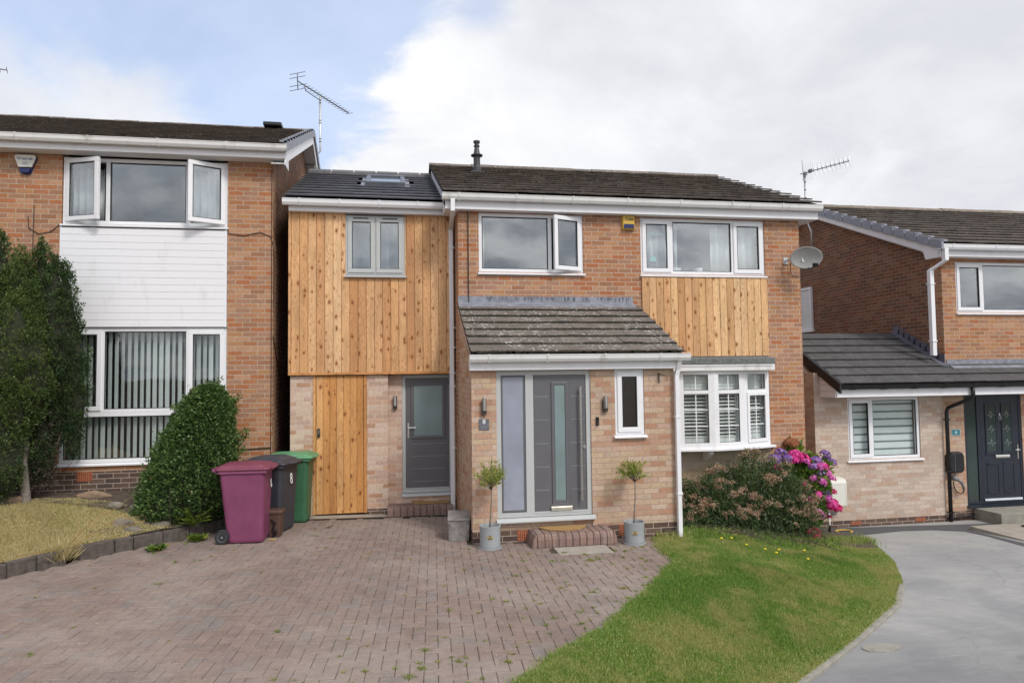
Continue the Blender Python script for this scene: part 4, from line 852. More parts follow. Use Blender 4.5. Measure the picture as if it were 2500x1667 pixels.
# bow window: four lights on a shallow curve
B5 = [(4.06,YM-.02),(4.605,YM-.235),(5.19,YM-.315),(5.765,YM-.235),(6.345,YM-.02)]
m = MB(); m.prism(B5 + [(6.345,YM+.25),(4.06,YM+.25)], 1.0, 1.04, 'z'); bw = m.build('bow_window', 'upvc_white', BH)
C6 = [(4.0,YM-.03)] + [(x+(0 if 1<=i<=3 else (.06 if i == 4 else -.05)), y-.075) for i, (x, y) in enumerate(B5)] + [(6.43,YM-.02)]
m = MB(); m.prism([(x,y) for x,y in C6] + [(6.43,YM+.0),(4.0,YM+.0)], .962, .999, 'z'); m.build('sill', 'upvc_white', bw, bevel=.006)
for i in range(4):
    (xa,ya),(xb,yb) = B5[i], B5[i+1]; L = math.hypot(xb-xa, yb-ya); ang = math.atan2(yb-ya, xb-xa)
    T = Matrix.Translation((xa,ya,0)) @ Matrix.Rotation(ang, 4, 'Z')
    m = MB(); m.T = T; o = .092
    m.box(0,o,0,.07,1.04,2.26); m.box(L-o,L,0,.07,1.04,2.26); m.box(o,L-o,0,.07,2.20,2.26); m.box(o,L-o,0,.07,1.04,1.09); m.box(o,L-o,0,.07,1.885,1.945)
    m.build('window_frame', 'upvc_white', bw, bevel=.004)
    sash = i in (0, 3); s = .0
    if sash:
        q = MB(); q.T = T; frame(q, o-.03, L-o+.03, 1.065, 1.90, .058, -.016, -.001); q.build('casement', 'upvc_white', bw, bevel=.005); s = .028
    q = MB(); q.T = T; a, b = o+s, L-o-s; q.box(a,b,.03,.036,1.09+s,1.885-s); q.box(o,L-o,.03,.036,1.945,2.20); q.build('pane', 'window_glass_low', bw)
    q = MB(); q.T = T; w_ = .008; xm = (a+b)/2; q.box(xm-w_,xm+w_,.022,.0295,1.09+s,1.885-s); q.box(L/2-w_,L/2+w_,.022,.0295,1.945,2.20)
    for z in (1.36,1.625): q.box(a,xm-w_,.022,.0295,z-w_,z+w_); q.box(xm+w_,b,.022,.0295,z-w_,z+w_)
    q.build('glazing_bar', 'upvc_white', bw)
    q = MB(); q.T = T; frame(q,a,b,1.09+s,1.885-s,.007,.014,.0285); frame(q,o,L-o,1.945,2.20,.007,.014,.0285); q.build('glazing_seal', 'dark_rubber', bw)
    q = MB(); q.T = T; yb_ = .10; q.box(.02,.06,yb_,yb_+.03,1.05,2.25); q.box(L-.10,L-.02,yb_,yb_+.03,1.05,2.25); q.box(.06,L-.10,yb_,yb_+.03,1.05,1.17); q.box(.06,L-.10,yb_,yb_+.03,2.17,2.25)
    z = 1.185; 
    while z < 2.16:
        op = rad(24) if z < 1.87 else rad(76)
        if i == 3 and z < 1.30: op = rad(60)
        h = .031; dy, dz = h*math.cos(op), h*math.sin(op); q.prism([(yb_+.015-dy,z-dz),(yb_+.015+dy,z+dz),(yb_+.015+dy,z+dz+.009),(yb_+.015-dy,z-dz+.009)], .06, L-.10); z += .057
    q.build('shutter', 'shutter_white', bw)
m = MB(); m.box(4.0,6.215,YM-.36,YM-.03,2.262,2.368); m.box(4.0,6.215,YM-.372,YM-.3601,2.335,2.37); m.box(6.216,6.36,YM-.20,YM-.03,2.262,2.368); m.build('bow_fascia', 'upvc_grimy', bw, bevel=.004)
m = MB(); m.prism([(YM-.385,2.371),(YM-.385,2.462),(YM-.37,2.475),(YM-.0,2.50),(YM-.0,2.371)], 3.99, 6.225); m.prism([(YM-.205,2.371),(YM-.205,2.475),(YM-.0,2.50),(YM-.0,2.371)], 6.226, 6.37); m.build('bow_roof_felt', 'felt_grey', bw, bevel=.006)
m = MB(); m.prism([(YM-.002,2.535),(YM-.012,2.535),(YM-.02,2.506),(YM-.13,2.499),(YM-.002,2.497)], 4.2, 6.30); m.build('bow_flashing', 'lead', bw)
m = MB(); m.prism([(YM-.01,.962),(YM-.30,.962),(YM-.28,.90),(YM-.05,.76),(YM-.01,.76)], 5.10, 5.175); m.build('bow_bracket', 'upvc_white', bw, bevel=.004)

# ================================================================ right neighbour
RH = empty('neighbour_house', (11.5, .2, -.6), 'brick house on the right with dark lean-to roof, garage window and navy front door', 'house', 'houses in a row')
YR = .15
RW = (10.815, 13.2, 3.335, 4.32); GW = (8.38, 9.90, .575, 1.725)
wall(RH, 'brick_left', 10.51, 18., 1.9, 4.42, YR, .28, [RW])
wall(RH, 'brick_pale', 7.70, 10.40, -.53, 2.2, YR, .25, [GW]); wall(RH, 'brick_plinth', 7.702, 10.398, -.8, -.531, YR+.002, .25, name='plinth')
DX = (10.965, 12.27)
wall(RH, 'brick_porch', 10.401, 14., -.50, 2.2, YR+.1, .25, [(DX[0], DX[1], -.50, 1.80)]); wall(RH, 'brick_plinth', 10.40, 14., -.8, -.501, YR+.102, .25, name='plinth')
wall(RH, 'brick_porch', DX[0], DX[1], -.50, -.435, YR+.11, .2)
MB().prism([(YR+.251,-.8),(6.,-.8),(6.,2.4),(1.2,2.75),(YR+.251,2.2)], 7.70, 7.92).build('garage_side_wall', 'brick_pale', RH)
MB().prism([(YR+.281,-.8),(8.6,-.8),(8.6,4.45),(4.35,6.20),(YR+.281,4.52)], 10.51, 10.79).build('gable_wall', 'brick_shaded', RH)
rearbox(RH, 10.85, 13.5, YR+.3, 3, 3.0, 4.4); rearbox(RH, 8.0, 10.3, YR+.3, 2.2, .2, 1.9); rearbox(RH, 11.0, 12.4, YR+.4, 2.2, -.4, 1.9)
window(RH, *RW, YR, [(11.425, 's', 0), (13.0, 'f', 0)], sx=.02)
curtain(RH, 10.86, 11.1, 3.36, 4.25, YR+.3)
gw = window(RH, *GW, YR, [(8.89, 's', 0), (0, 'f', 0)], gl='window_glass_low', sx=.05)
for (a, b) in ((8.45,8.87),(8.93,9.85)):
    m = MB(); k = MB(); z = .62; n = 0
    while z < 1.68:
        (m if n % 2 == 0 else k).box(a, b, YR+.13+(.004 if n % 2 else 0), YR+.134+(.004 if n % 2 else 0), z, z+(.105 if n % 2 == 0 else .034)); z += .106 if n % 2 == 0 else .035; n += 1
    m.build('blind_band', 'blind_white', gw); k.build('blind_band', 'blind_grey', gw)
m = MB(); y0 = 4.27; frame_pts = (4.27, 4.74)
m.box(10.45,10.52,4.26,4.75,3.28,3.34); m.box(10.45,10.52,4.26,4.75,4.30,4.36); m.box(10.45,10.52,4.26,4.32,3.341,4.299); m.box(10.45,10.52,4.69,4.75,3.341,4.299); sw = m.build('window', 'upvc_white', RH)
MB().box(10.47,10.48,4.32,4.69,3.34,4.30).build('pane', 'blind_white', sw); MB().box(10.43,10.52,4.22,4.79,3.22,3.279).build('sill', 'upvc_white', sw)
MB().box(10.30,18.,YR-.20,YR-.182,4.39,4.55).build('fascia', 'upvc_white', RH, bevel=.003); MB().box(10.32,18.,YR-.181,YR,4.386,4.40).build('soffit', 'upvc_white', RH)
gutter(RH, 10.25, 18., YR-.202, 4.61, m_='upvc_white', clip=.95)
tiles(RH, 10.30, 18., YR-.30, 4.615, 4.25, 6.40, 'tile_old', gauge=.35, tw=.295, rough=.003, th=.024)
MB().add([(10.3,4.25,6.38),(18,4.25,6.38),(18,8.6,4.55),(10.3,8.6,4.55),(10.3,4.25,6.34),(18,4.25,6.34),(18,8.6,4.51),(10.3,8.6,4.51)],[(0,1,2,3),(7,6,5,4),(0,4,5,1),(3,2,6,7),(0,3,7,4),(1,5,6,2)]).build('roof', 'tile_old', RH)
mossrows(RH, 10.4, 17.5, YR-.30, 4.615, 4.25, 6.40, .35, 30); ridge(RH, 10.3, 18., 4.25, 6.42, 'ridge_pale', tl=.44)
m = MB(); m.prism([(YR-.22,4.38),(YR-.22,4.62),(YR-.05,4.62),(4.25,6.40),(4.25,6.20),(.36,4.56),(.30,4.38)], 10.30, 10.32); m.prism([(8.5,4.42),(8.5,4.62),(4.25,6.40),(4.25,6.20)], 10.30, 10.32); m.build('bargeboard', 'upvc_white', RH)
m = MB(); m.prism([(.36,4.55),(4.25,6.195),(4.25,6.18),(.36,4.535)], 10.321, 10.51); m.prism([(8.4,4.45),(4.25,6.195),(4.25,6.18),(8.4,4.435)], 10.321, 10.51); m.build('soffit', 'upvc_white', RH)
vc = MB(); n = 14
for k in range(n):
    y0 = YR-.32+k*4.40/n; y1 = y0+4.40/n-.018; z0 = 4.64+(y0-YR+.30)*.4055; z1 = 4.64+(y1-YR+.30)*.4055
    vc.prism([(y0,z0-.125),(y1,z1-.14),(y1,z1+.006),(y0,z0+.055)], 10.245, 10.298); vc.prism([(y0,z0+.018),(y1,z1-.016),(y1,z1+.010),(y0,z0+.060)], 10.246, 10.39)
vc.build('verge_caps', 'verge_grey', RH, bevel=.008)
downpipe(RH, [(10.37,YR-.26,4.54),(10.37,YR-.26,4.30),(10.235,YR-.03,4.14),(10.235,YR-.03,2.50)], 'upvc_white', .085, [(10.235,YR-.03,3.88),(10.235,YR-.03,2.78)])
tiles(RH, 7.80, 14., -.47, 1.985, 1.45, 3.00, 'tile_dark', gauge=.31, tw=.33, th=.016, rough=.001)
ms = MB(); L = math.hypot(1.92, 1.015)
for k in range(1,7):
    s0 = k*L/7
    for i in range(170):
        x = random.uniform(7.85, 14.); y = -.47+s0*1.92/L-.004; z = 1.985+s0*1.015/L+.013; ms.box(x, x+random.uniform(.02,.07), y-random.uniform(0,.005), y+.015, z-.009, z+random.uniform(.002,.010))
ms.build('moss', 'moss_dark', RH)
m = MB(); m.prism([(-.49,1.83),(1.5,2.885),(1.5,3.045),(-.49,2.005)], 7.775, 7.815); m.prism([(-.50,1.995),(1.5,3.04),(1.5,3.055),(-.50,2.012)], 7.77, 7.85); m.build('verge_trim', 'black_plastic', RH, bevel=.004)
m = MB(); m.prism([(-.30,1.757),(YR,1.757),(YR,2.19),(-.30,1.945)], 7.822, 7.842); eb = m.build('eaves_box', 'upvc_white', RH)
m = MB(); [m.box(7.818,7.8225,-.295,YR-.002,z,z+.006) for z in (1.86,1.97,2.07)]; m.build('groove', 'door_line', eb)
MB().box(7.843,14.,-.318,-.300,1.757,1.93).build('fascia', 'upvc_white', RH, bevel=.003); MB().box(7.843,14.,-.2999,YR,1.755,1.768).build('soffit', 'upvc_grimy', RH)
gutter(RH, 7.83, 14., -.319, 1.985, m_='black_plastic', clip=.62, black=True, h=.085)
m = MB(); m.prism([(YR-.001,2.42),(YR-.012,2.42),(YR-.016,2.345),(YR-.17,2.262),(YR-.17,2.25),(YR-.001,2.33)], 10.53, 14.); m.build('lead_flashing', 'lead', RH)
m = MB(); zb = lambda y: 1.985+(y+.47)*.5286
for k in range(9):
    y0 = YR+.02+k*.145; z0 = zb(y0)+.02; m.box(10.492,10.509,y0-.02,y0+.155,z0,z0+.20)
m.prism([(YR-.1,zb(YR-.1)+.03),(1.42,zb(1.42)+.03),(1.42,zb(1.42)+.045),(YR-.1,zb(YR-.1)+.045)], 10.36, 10.505); m.build('stepped_flashing', 'lead_dark', RH)
downpipe(RH, [(10.60,-.365,1.93),(10.60,-.365,1.74),(10.60,-.33,1.70),(10.45,YR-.075,1.50),(10.435,YR-.06,1.42),(10.435,YR-.06,-.64)], 'black_plastic', .070, [(10.435,YR-.06,1.28),(10.435,YR-.06,.31),(10.435,YR-.06,-.47)], sq=False)
airbrick(RH, 8.47, -.585, YR+.002); airbrick(RH, 9.83, -.585, YR+.002); 
m = MB(); [m.prism([(YR+.10,-.66+k*.045),(YR+.085,-.665+k*.045),(YR+.09,-.635+k*.045),(YR+.10,-.63+k*.045)], 11.10, 11.30) for k in range(4)]; m.box(11.08,11.32,YR+.095,YR+.11,-.68,-.48); m.build('air_brick', 'terracotta', RH)
fy = YR+.115
m = MB(); frame(m, DX[0], DX[1], -.385, 1.80, .055, fy, fy+.07); m.box(11.262,11.335,fy,fy+.07,-.33,1.745); rf = m.build('door_frame', 'door_navy', RH, bevel=.006)
MB().prism([(YR+.02,-.435),(YR+.02,-.42),(YR+.115,-.388),(YR+.2,-.388),(YR+.2,-.435)], 10.95, 12.4).build('sill', 'door_navy', rf)
MB().box(11.02,11.262,fy+.02,fy+.028,-.33,1.745).build('sidelight_pane', 'frosted_dark', rf)
rd = MB().box(11.34,12.21,fy+.006,fy+.05,-.325,1.74).build('front_door', 'door_navy', RH, bevel=.004)
for (a, b) in ((11.475,11.685),(11.845,12.035)):
    m = MB(); frame(m, a-.03, b+.03, .60, 1.56, .03, fy-.008, fy+.0055); m.prism([(a-.03,.60),(b+.03,.60),(b+.06,.55),(a-.06,.55)], fy-.012, fy+.0055, 'y'); m.build('glazing_surround', 'door_navy', rd, bevel=.004)
    gp = MB().box(a,b,fy-.001,fy+.0055,.63,1.53).build('door_pane', 'frosted_dark', rd)
    q = MB(); xm = (a+b)/2
    for z in (1.33,1.05,.78): q.tube([(a,fy-.003,z),(xm-.03,fy-.003,z),(xm,fy-.003,z+.07)], .0035, 4); q.tube([(b,fy-.003,z),(xm+.03,fy-.003,z),(xm,fy-.003,z+.07)], .0035, 4); q.tube([(xm-.03,fy-.003,z),(xm,fy-.003,z-.07),(xm+.03,fy-.003,z)], .0035, 4)
    q.build('leading', 'leading', gp)
    m = MB(); frame(m, a-.03, b+.03, -.20, .40, .014, fy-.001, fy+.0055); m.prism([(a-.02,.40),(b+.02,.40),(b-.02,.365),(a+.02,.365)], fy-.008, fy+.0055, 'y'); m.prism([(a-.02,-.20),(b+.02,-.20),(b-.02,-.165),(a+.02,-.165)], fy-.008, fy+.0055, 'y'); m.build('door_panel', 'door_navy', rd, bevel=.003)
m = MB(); m.prism([(fy+.006,.49),(fy-.012,.49),(fy-.018,.52),(fy-.012,.55),(fy+.006,.55)], 11.645, 11.965); m.build('letterbox', 'steel', rd)
m = MB(); m.tube([(11.775+.028*math.sin(q), fy-.012, 1.275+.045*math.cos(q)) for q in np.linspace(0,6.283,15)], .006, 6); m.box(11.76,11.79,fy-.01,fy+.006,1.31,1.36); m.build('door_knocker', 'steel', rd)
m = MB(); m.box(12.15,12.175,fy-.006,fy+.006,.46,.74); m.tube([(12.163,fy-.004,.64),(12.163,fy-.05,.64),(12.06,fy-.05,.64)], .009, 8); m.build('door_handle', 'steel', rd)
MB().prism([(fy+.006,-.325),(fy-.03,-.325),(fy-.022,-.285),(fy+.006,-.28)], 11.35, 12.2).build('door_threshold', 'threshold_metal', rd)
m = MB(); m.tube([(10.47,YR+.06,-.60),(10.62,YR+.05,-.60),(10.95,YR+.05,-.585),(11.08,YR+.06,-.55),(11.12,YR+.09,-.52)], .016, 8); m.build('waste_pipe', 'black_plastic', RH, smooth=True)
# ================================================================ things fixed to the houses
def rr_ring(hx, hy, r, cx=0., cy=0., n=4):
    P = []
    for (sx_, sy_, a0) in ((1,1,0),(-1,1,90),(-1,-1,180),(1,-1,270)):
        for k in range(n+1): a = rad(a0+90*k/n); P.append((cx+sx_*(hx-r)+r*math.cos(a), cy+sy_*(hy-r)+r*math.sin(a)))
    return P
def loft(m, rings, r=None):   # rings: (ring pts, z)
    V = []; n = len(rings[0][0])
    for P, z in rings: V += [(p[0], p[1], z if not callable(z) else z(p)) for p in P]
    F = [(i*n+k, i*n+(k+1) % n, (i+1)*n+(k+1) % n, (i+1)*n+k) for i in range(len(rings)-1) for k in range(n)] + [tuple(range(n-1,-1,-1)), tuple((len(rings)-1)*n+k for k in range(n))]
    m.add(V, F, r)
wl = empty('wall_lamp', (1.228, PY, 1.82), 'bronze up-light tube lamp on the porch brickwork just above the slate number sign', 'wall lamp', 'outdoor lamps on the brick house')
m = MB(); m.box(-.035,.030,-.012,0,-.11,.05); m.box(-.033,.033,-.05,-.012,-.11,-.058); m.build('backplate', 'lamp_bronze', wl, local=True, bevel=.003)
m = MB(); m.tube([(.0,-.055,-.058),(.0,-.055,.11)], .031, 18); m.build('lamp_tube', 'lamp_steel', wl, local=True)
m = MB(); m.box(-.012,.012,-.0885,-.082,-.054,.108); m.build('lamp_strip', 'steel', wl, local=True)
for loc, lab in (((2.924, PY, 1.82), 'bronze tube lamp between the front door and the slim porch window'), ((.062, .12, 1.81), 'bronze lamp on the recessed brick beside the grey side door')):
    c = copy_tree(wl); c.location = loc; c['label'] = lab
sg = empty('house_sign', (1.228, PY, 1.577), 'square slate house sign with number 8 left of the front door', 'sign')
MB().box(-.069,.069,-.010,-.002,-.074,.074).build('sign_plate', 'slate_sign', sg, local=True, bevel=.002)
text('8', .088, (1.228,PY-.0105,1.613), 'white_paint', sg, ext=.0008); text('Snowdon', .026, (1.23,PY-.0105,1.552), 'verge_grey', sg, ext=.0006); text('Close', .026, (1.23,PY-.0105,1.525), 'verge_grey', sg, ext=.0006)
m = MB(); [m.tube([(x,-.010,0),(x,-.015,0)], .006, 10) for x in (-.056,.056)]; m.build('sign_screw', 'steel', sg, local=True)
s6 = empty('house_sign', (10.765, YR+.1, 1.015), 'small teal plaque with number 6 beside the navy door', 'sign')
MB().box(-.10,.10,-.008,-.002,-.062,.062).build('sign_border', 'alu_mast', s6, local=True); MB().box(-.086,.086,-.012,-.0081,-.052,.052).build('sign_plate', 'teal_sign', s6, local=True)
text('6', .088, (10.765,YR+.088,1.018), 'white_paint', s6, ext=.0008)
db = empty('doorbell', (2.813, PY, 1.582), 'black video doorbell right of the front door', 'doorbell')
m = MB(); loft(m, [(rr_ring(.021,.060,.014), 0.),(rr_ring(.021,.060,.014), .020),(rr_ring(.017,.056,.012), .024)]); m.T = None
for i, v in enumerate(m.v): m.v[i] = (v[0], -v[2], v[1])
m.build('doorbell_body', 'black_plastic', db, local=True)
m = MB(); m.tube([(0,-.0235,.036),(0,-.027,.036)], .011, 12); m.build('doorbell_lens', 'dark_pane', db, local=True); m = MB(); m.tube([(0,-.0235,-.03),(0,-.026,-.03)], .010, 12); m.build('doorbell_button', 'flue_dark', db, local=True)
bk = empty('basket_bracket', (3.727, PY, 2.17), 'rusty iron hanging basket bracket with wire hook on the porch corner', 'bracket')
m = MB(); m.box(-.012,.012,-.010,0,-.07,.07); m.tube([(0,-.01,.05),(.0,-.10,.052),(.0,-.20,.03)], .007, 6); m.build('bracket_arm', 'kerb_stone', bk, local=True)
m = MB(); m.tube([(.0,-.17,.035),(.03,-.17,.04),(.06,-.165,.01),(.065,-.16,-.04),(.045,-.16,-.06),(.035,-.165,-.03)], .0035, 6); m.build('hook', 'cable_brown', bk, local=True)
# alarm boxes
yb = empty('alarm_box', (3.888, YM, 4.735), 'yellow and navy burglar alarm box under the eaves between the two upstairs windows', 'alarm box', 'alarm boxes')
m = MB(); loft(m, [(rr_ring(.108,.122,.018), 0.),(rr_ring(.104,.119,.018), .045),(rr_ring(.090,.108,.014), .058)])
for i, v in enumerate(m.v): m.v[i] = (v[0], -v[2], v[1])
m.build('alarm_cover', 'yellow_box', yb, local=True)
m = MB(); m.prism([(-.090,-.102),(.090,-.102),(.086,-.030),(-.084,-.030)], -.0645, -.050, 'y'); m.build('strobe_lens', 'navy_box', yb, local=True)
text('Yale', .085, (3.895,YM-.0585,4.79), 'black_ink', yb, ext=.001, bold=.001)
vb = empty('alarm_box', (-5.437, 0, 5.515), 'white and blue shield-shaped alarm box high on the left house', 'alarm box', 'alarm boxes')
P_ = [(-.125,.138),(.125,.138),(.150,.118),(.150,.095),(.095,-.052),(.072,-.130),(.045,-.148),(-.045,-.148),(-.072,-.130),(-.095,-.052),(-.150,.095),(-.150,.118)]
MB().prism(P_, -.03, 0., 'y').build('alarm_base', 'navy_box', vb, local=True)
m = MB(); m.prism([(x*.97, z) for x, z in P_ if z > -.06], -.062, -.0301, 'y'); m.build('alarm_cover', 'cream_box', vb, local=True, bevel=.008)
m = MB(); m.prism([(-.078,-.062),(.078,-.062),(.060,-.125),(.04,-.138),(-.04,-.138),(-.060,-.125)], -.056, -.0301, 'y'); m.build('strobe_lens', 'navy_box', vb, local=True, bevel=.008)
text('Viewtech', .058, (-5.437,-.0625,5.590), 'purple_ink', vb, ext=.001, bold=.0016); text('01246', .027, (-5.437,-.0625,5.535), 'purple_ink', vb, ext=.0008); text('498033', .027, (-5.437,-.0625,5.505), 'purple_ink', vb, ext=.0008)
# satellite dish
sd_ = empty('satellite_dish', (6.90, YM-.36, 4.145), 'grey oval satellite dish with rust streak on the corner of the brick house', 'satellite dish')
Rm = Matrix.Rotation(rad(-22), 4, 'Z') @ Matrix.Rotation(rad(14), 4, 'X')
m = MB(); m.T = Rm; rg = []
for q in (0., .35, .7, .92, 1.):
    rg.append([(.262*q*math.cos(a), -.045*q*q+.045, .188*q*math.sin(a)) for a in np.linspace(0, 2*math.pi, 33)[:-1]])
V = [p for r_ in rg[1:] for p in r_]; n = 32; F = [(i*n+k, i*n+(k+1)%n, (i+1)*n+(k+1)%n, (i+1)*n+k) for i in range(3) for k in range(n)] + [tuple(range(n))]
m.add(V, F); o = m.build('dish_reflector', 'dish_grey', sd_, local=True, smooth=True); o.modifiers.new('solid', 'SOLIDIFY').thickness = .008
m = MB(); m.T = Rm; m.prism([(-.02,.10),(.012,.10),(.02,.0),(.005,-.06),(-.012,-.02)], .0425, .0435, 'y'); 
m = MB(); m.T = Rm; m.box(-.018,.004,.0325,.0375,-.02,.11); m.build('rust_streak', 'rust', sd_, local=True)
m = MB(); m.T = Rm; m.tube([(.05,.05,-.19),(.06,-.05,-.19),(.075,-.30,-.12)], .012, 6); m.tube([(.0,.06,-.15),(.06,-.05,-.19)], .008, 6); m.build('dish_arm', 'black_plastic', sd_, local=True)
m = MB(); m.T = Rm; m.box(.035,.115,-.345,-.29,-.125,-.065); m.tube([(.075,-.29,-.095),(.075,-.25,-.09)], .026, 12); m.build('receiver', 'black_plastic', sd_, local=True, bevel=.006)
m = MB(); m.tube([(-.165,.36,.0),(-.165,.20,.0),(-.02,.09,.0)], .019, 8); m.box(-.205,-.125,.345,.36,-.06,.06); m.box(-.05,.05,.05,.10,-.06,.06); m.build('wall_bracket', 'alu_mast', sd_, local=True)
m = MB(); m.tube([(-.10,.30,-.03),(-.09,.33,-.20),(-.04,.345,-.26),(.09,.345,-.265)], .006, 6); m.build('dish_cable', 'black_plastic', sd_, local=True)
# aerials
def aerial_elements(m, A, B, ts, half, dirs, r=.004):
    A, B = Vector(A), Vector(B)
    for t in ts:
        p = A.lerp(B, t)
        for d_ in dirs: m.tube([p-Vector(d_)*half, p+Vector(d_)*half], r, 5)
ta = empty('tv_aerial', (-1.65, 4.2, 6.6), 'tall grey television aerial on a cranked mast at the gable of the left house', 'aerial', 'rooftop television aerials')
m = MB(); m.tube([(-1.66,4.2,6.35),(-1.66,4.2,7.14),(-1.545,4.2,7.27),(-1.545,4.2,8.52)], .022, 10); m.build('mast', 'alu_mast', ta, smooth=True)
m = MB(); [m.tube([(-1.545,4.2,z),(-1.545,4.2,z+.02)], .0245, 10) for z in (7.48,7.54,7.9,7.96,8.36,8.42)]; m.build('mast_tape', 'black_plastic', ta)
m = MB(); [m.box(-1.87,-1.64,4.18,4.22,z,z+.03) for z in (6.45,6.95)]; m.box(-1.885,-1.862,4.1,4.3,6.4,7.03); m.build('wall_bracket', 'aerial_dark', ta)
A, B = Vector((-1.96,3.62,8.60)), Vector((-.985,5.33,8.60)); bd_ = (B-A).normalized(); pp = Vector((bd_.y,-bd_.x,0))
m = MB(); m.tube([A, B], .013, 8); m.tube([A.lerp(B,.13),A.lerp(B,.14)-Vector((0,0,.10)),A.lerp(B,.42)-Vector((0,0,.12)),A.lerp(B,.44)], .010, 6)
m.tube([A+Vector((0,0,0))-pp*0, A+Vector((0,0,.17))+bd_*.0], .010, 6); m.tube([A, A-Vector((0,0,.19))+bd_*.02], .010, 6); m.build('boom', 'aerial_dark', ta, smooth=True)
m = MB(); aerial_elements(m, A, B, [.10+.9*k/15 for k in range(16)], .105, [pp], .0055)
for dz in (.17,.08,-.10,-.19): q = A+Vector((0,0,dz)); m.tube([q-pp*.20, q+pp*.20], .0065, 5)
m.build('aerial_rods', 'aerial_dark', ta)
tb = empty('tv_aerial', (10.40, 4.10, 5.35), 'television aerial with slanted cross rods rising behind the right corner of the brick house', 'aerial', 'rooftop television aerials')
m = MB(); m.tube([(10.41,4.07,5.33),(10.41,4.07,5.72),(10.37,4.15,5.98),(10.355,4.2,6.05),(10.36,4.2,7.30)], .024, 10); m.build('mast', 'alu_mast', tb, smooth=True)
m = MB(); [m.tube([(10.36,4.2,z),(10.36,4.2,z+.022)], .027, 10) for z in (6.60,6.80,7.0,7.13)]; m.build('mast_tape', 'black_plastic', tb)
A, B = Vector((10.27,4.26,7.235)), Vector((10.80,3.10,7.235)); bd_ = (B-A).normalized(); pp = Vector((bd_.y,-bd_.x,0))
m = MB(); m.tube([A, B], .011, 8); m.box(10.33,10.40,4.15,4.24,7.19,7.26); q = A.lerp(B,.22); m.box(q.x-.03,q.x+.03,q.y-.05,q.y+.05,q.z-.03,q.z+.05)
for k in range(9): q = A.lerp(B, .30+.70*k/8); m.tube([q-bd_*.02+Vector((0,0,.045)), q, q-bd_*.02-Vector((0,0,.045))], .010, 6)
m.build('boom', 'aerial_dark', tb)
m = MB()
for k in range(9):
    q = A.lerp(B, .30+.70*k/8)
    for s1 in (1,-1):
        for s2 in (1,-1): m.tube([q, q+pp*.07*s1+Vector((0,0,.13))*s2], .0022, 4)
for k in range(6): q = A.lerp(B, .10+.035*k); m.tube([q-Vector((0,0,.24))+pp*(.02), q+Vector((0,0,.24))+pp*.02], .0028, 4)
q = A.lerp(B, .07); m.tube([q+Vector((.0,0,-.20)), q+Vector((-.02,0,.34))], .012, 6); m.build('aerial_rods', 'alu_mast', tb)
tc = empty('tv_aerial', (-8.7, 3.7, 7.5), 'tip of an aerial at the far left edge of the sky', 'aerial', 'rooftop television aerials')
m = MB(); m.tube([(-8.7,3.7,7.4),(-8.7,3.7,8.75)], .02, 8); m.build('mast', 'alu_mast', tc); m = MB(); m.tube([(-9.2,3.55,8.62),(-7.76,4.0,8.62)], .012, 6); m.build('boom', 'aerial_dark', tc)
m = MB(); aerial_elements(m, (-9.2,3.55,8.62), (-7.76,4.0,8.62), [k/12 for k in range(13)], .10, [(.28,-.90,.33)], .006); m.build('aerial_rods', 'aerial_dark', tc)
# charger, meter box
ev = empty('car_charger', (10.66, YR+.1, .45), 'rounded black wall charger with hanging cable beside the navy door', 'car charger')
m = MB(); rg = []
for (k, yy) in ((.80,0.),(.97,-.03),(1.,-.06),(.97,-.10),(.90,-.125),(.85,-.13)): rg.append((rr_ring(.165*k,.205*k,.08*k), -yy))
loft(m, rg); 
for i, v in enumerate(m.v): m.v[i] = (v[0], -v[2], v[1])
m.build('charger_body', 'black_plastic', ev, local=True, smooth=False)
m = MB(); m.tube([(-.06+.0*k,-.134,z) for k, z in enumerate(np.linspace(-.16,.17,6))], .004, 6); m.build('charger_trim', 'hub_grey', ev, local=True)
m = MB(); m.tube([(.0,-.06,-.20),(-.03,-.07,-.27),(-.035,-.10,-.30)], .012, 8); m.tube([(-.045,-.03,-.30),(-.04,-.14,-.31)], .045, 12); m.tube([(-.02,-.12,-.31),(.06,-.13,-.37),(.11,-.12,-.45),(.13,-.11,-.53)], [.03,.028,.025,.018], 10); m.build('charging_plug', 'hub_grey', ev, local=True, smooth=True)
m = MB(); m.tube([(.13,-.11,-.53),(.125,-.09,-.58),(.08,-.08,-.60),(.02,-.07,-.57),(-.035,-.06,-.48),(-.05,-.06,-.36)], .010, 8); m.build('charging_cable', 'black_plastic', ev, local=True, smooth=True)
mb = empty('meter_box', (8.01, YR, .02), 'white plastic meter box on the pale garage wall behind the hydrangea', 'meter box')
m = MB(); m.prism([(0,-.245),(-.20,-.245),(-.205,.17),(-.19,.215),(-.14,.245),(0,.27)], -.155, .155); m.build('meter_case', 'cream_metal', mb, local=True, bevel=.012)
m = MB(); frame(m, -.135, .135, -.225, .165, .006, -.2075, -.2025); m.build('meter_door', 'cream_metal', mb, local=True)
m = MB(); m.tube([(.03,-.06,-.24),(.03,-.07,-.36),(.0,-.075,-.39),(-.16,-.07,-.395)], .022, 10); m.build('meter_pipe', 'door_grey', mb, local=True, smooth=True)
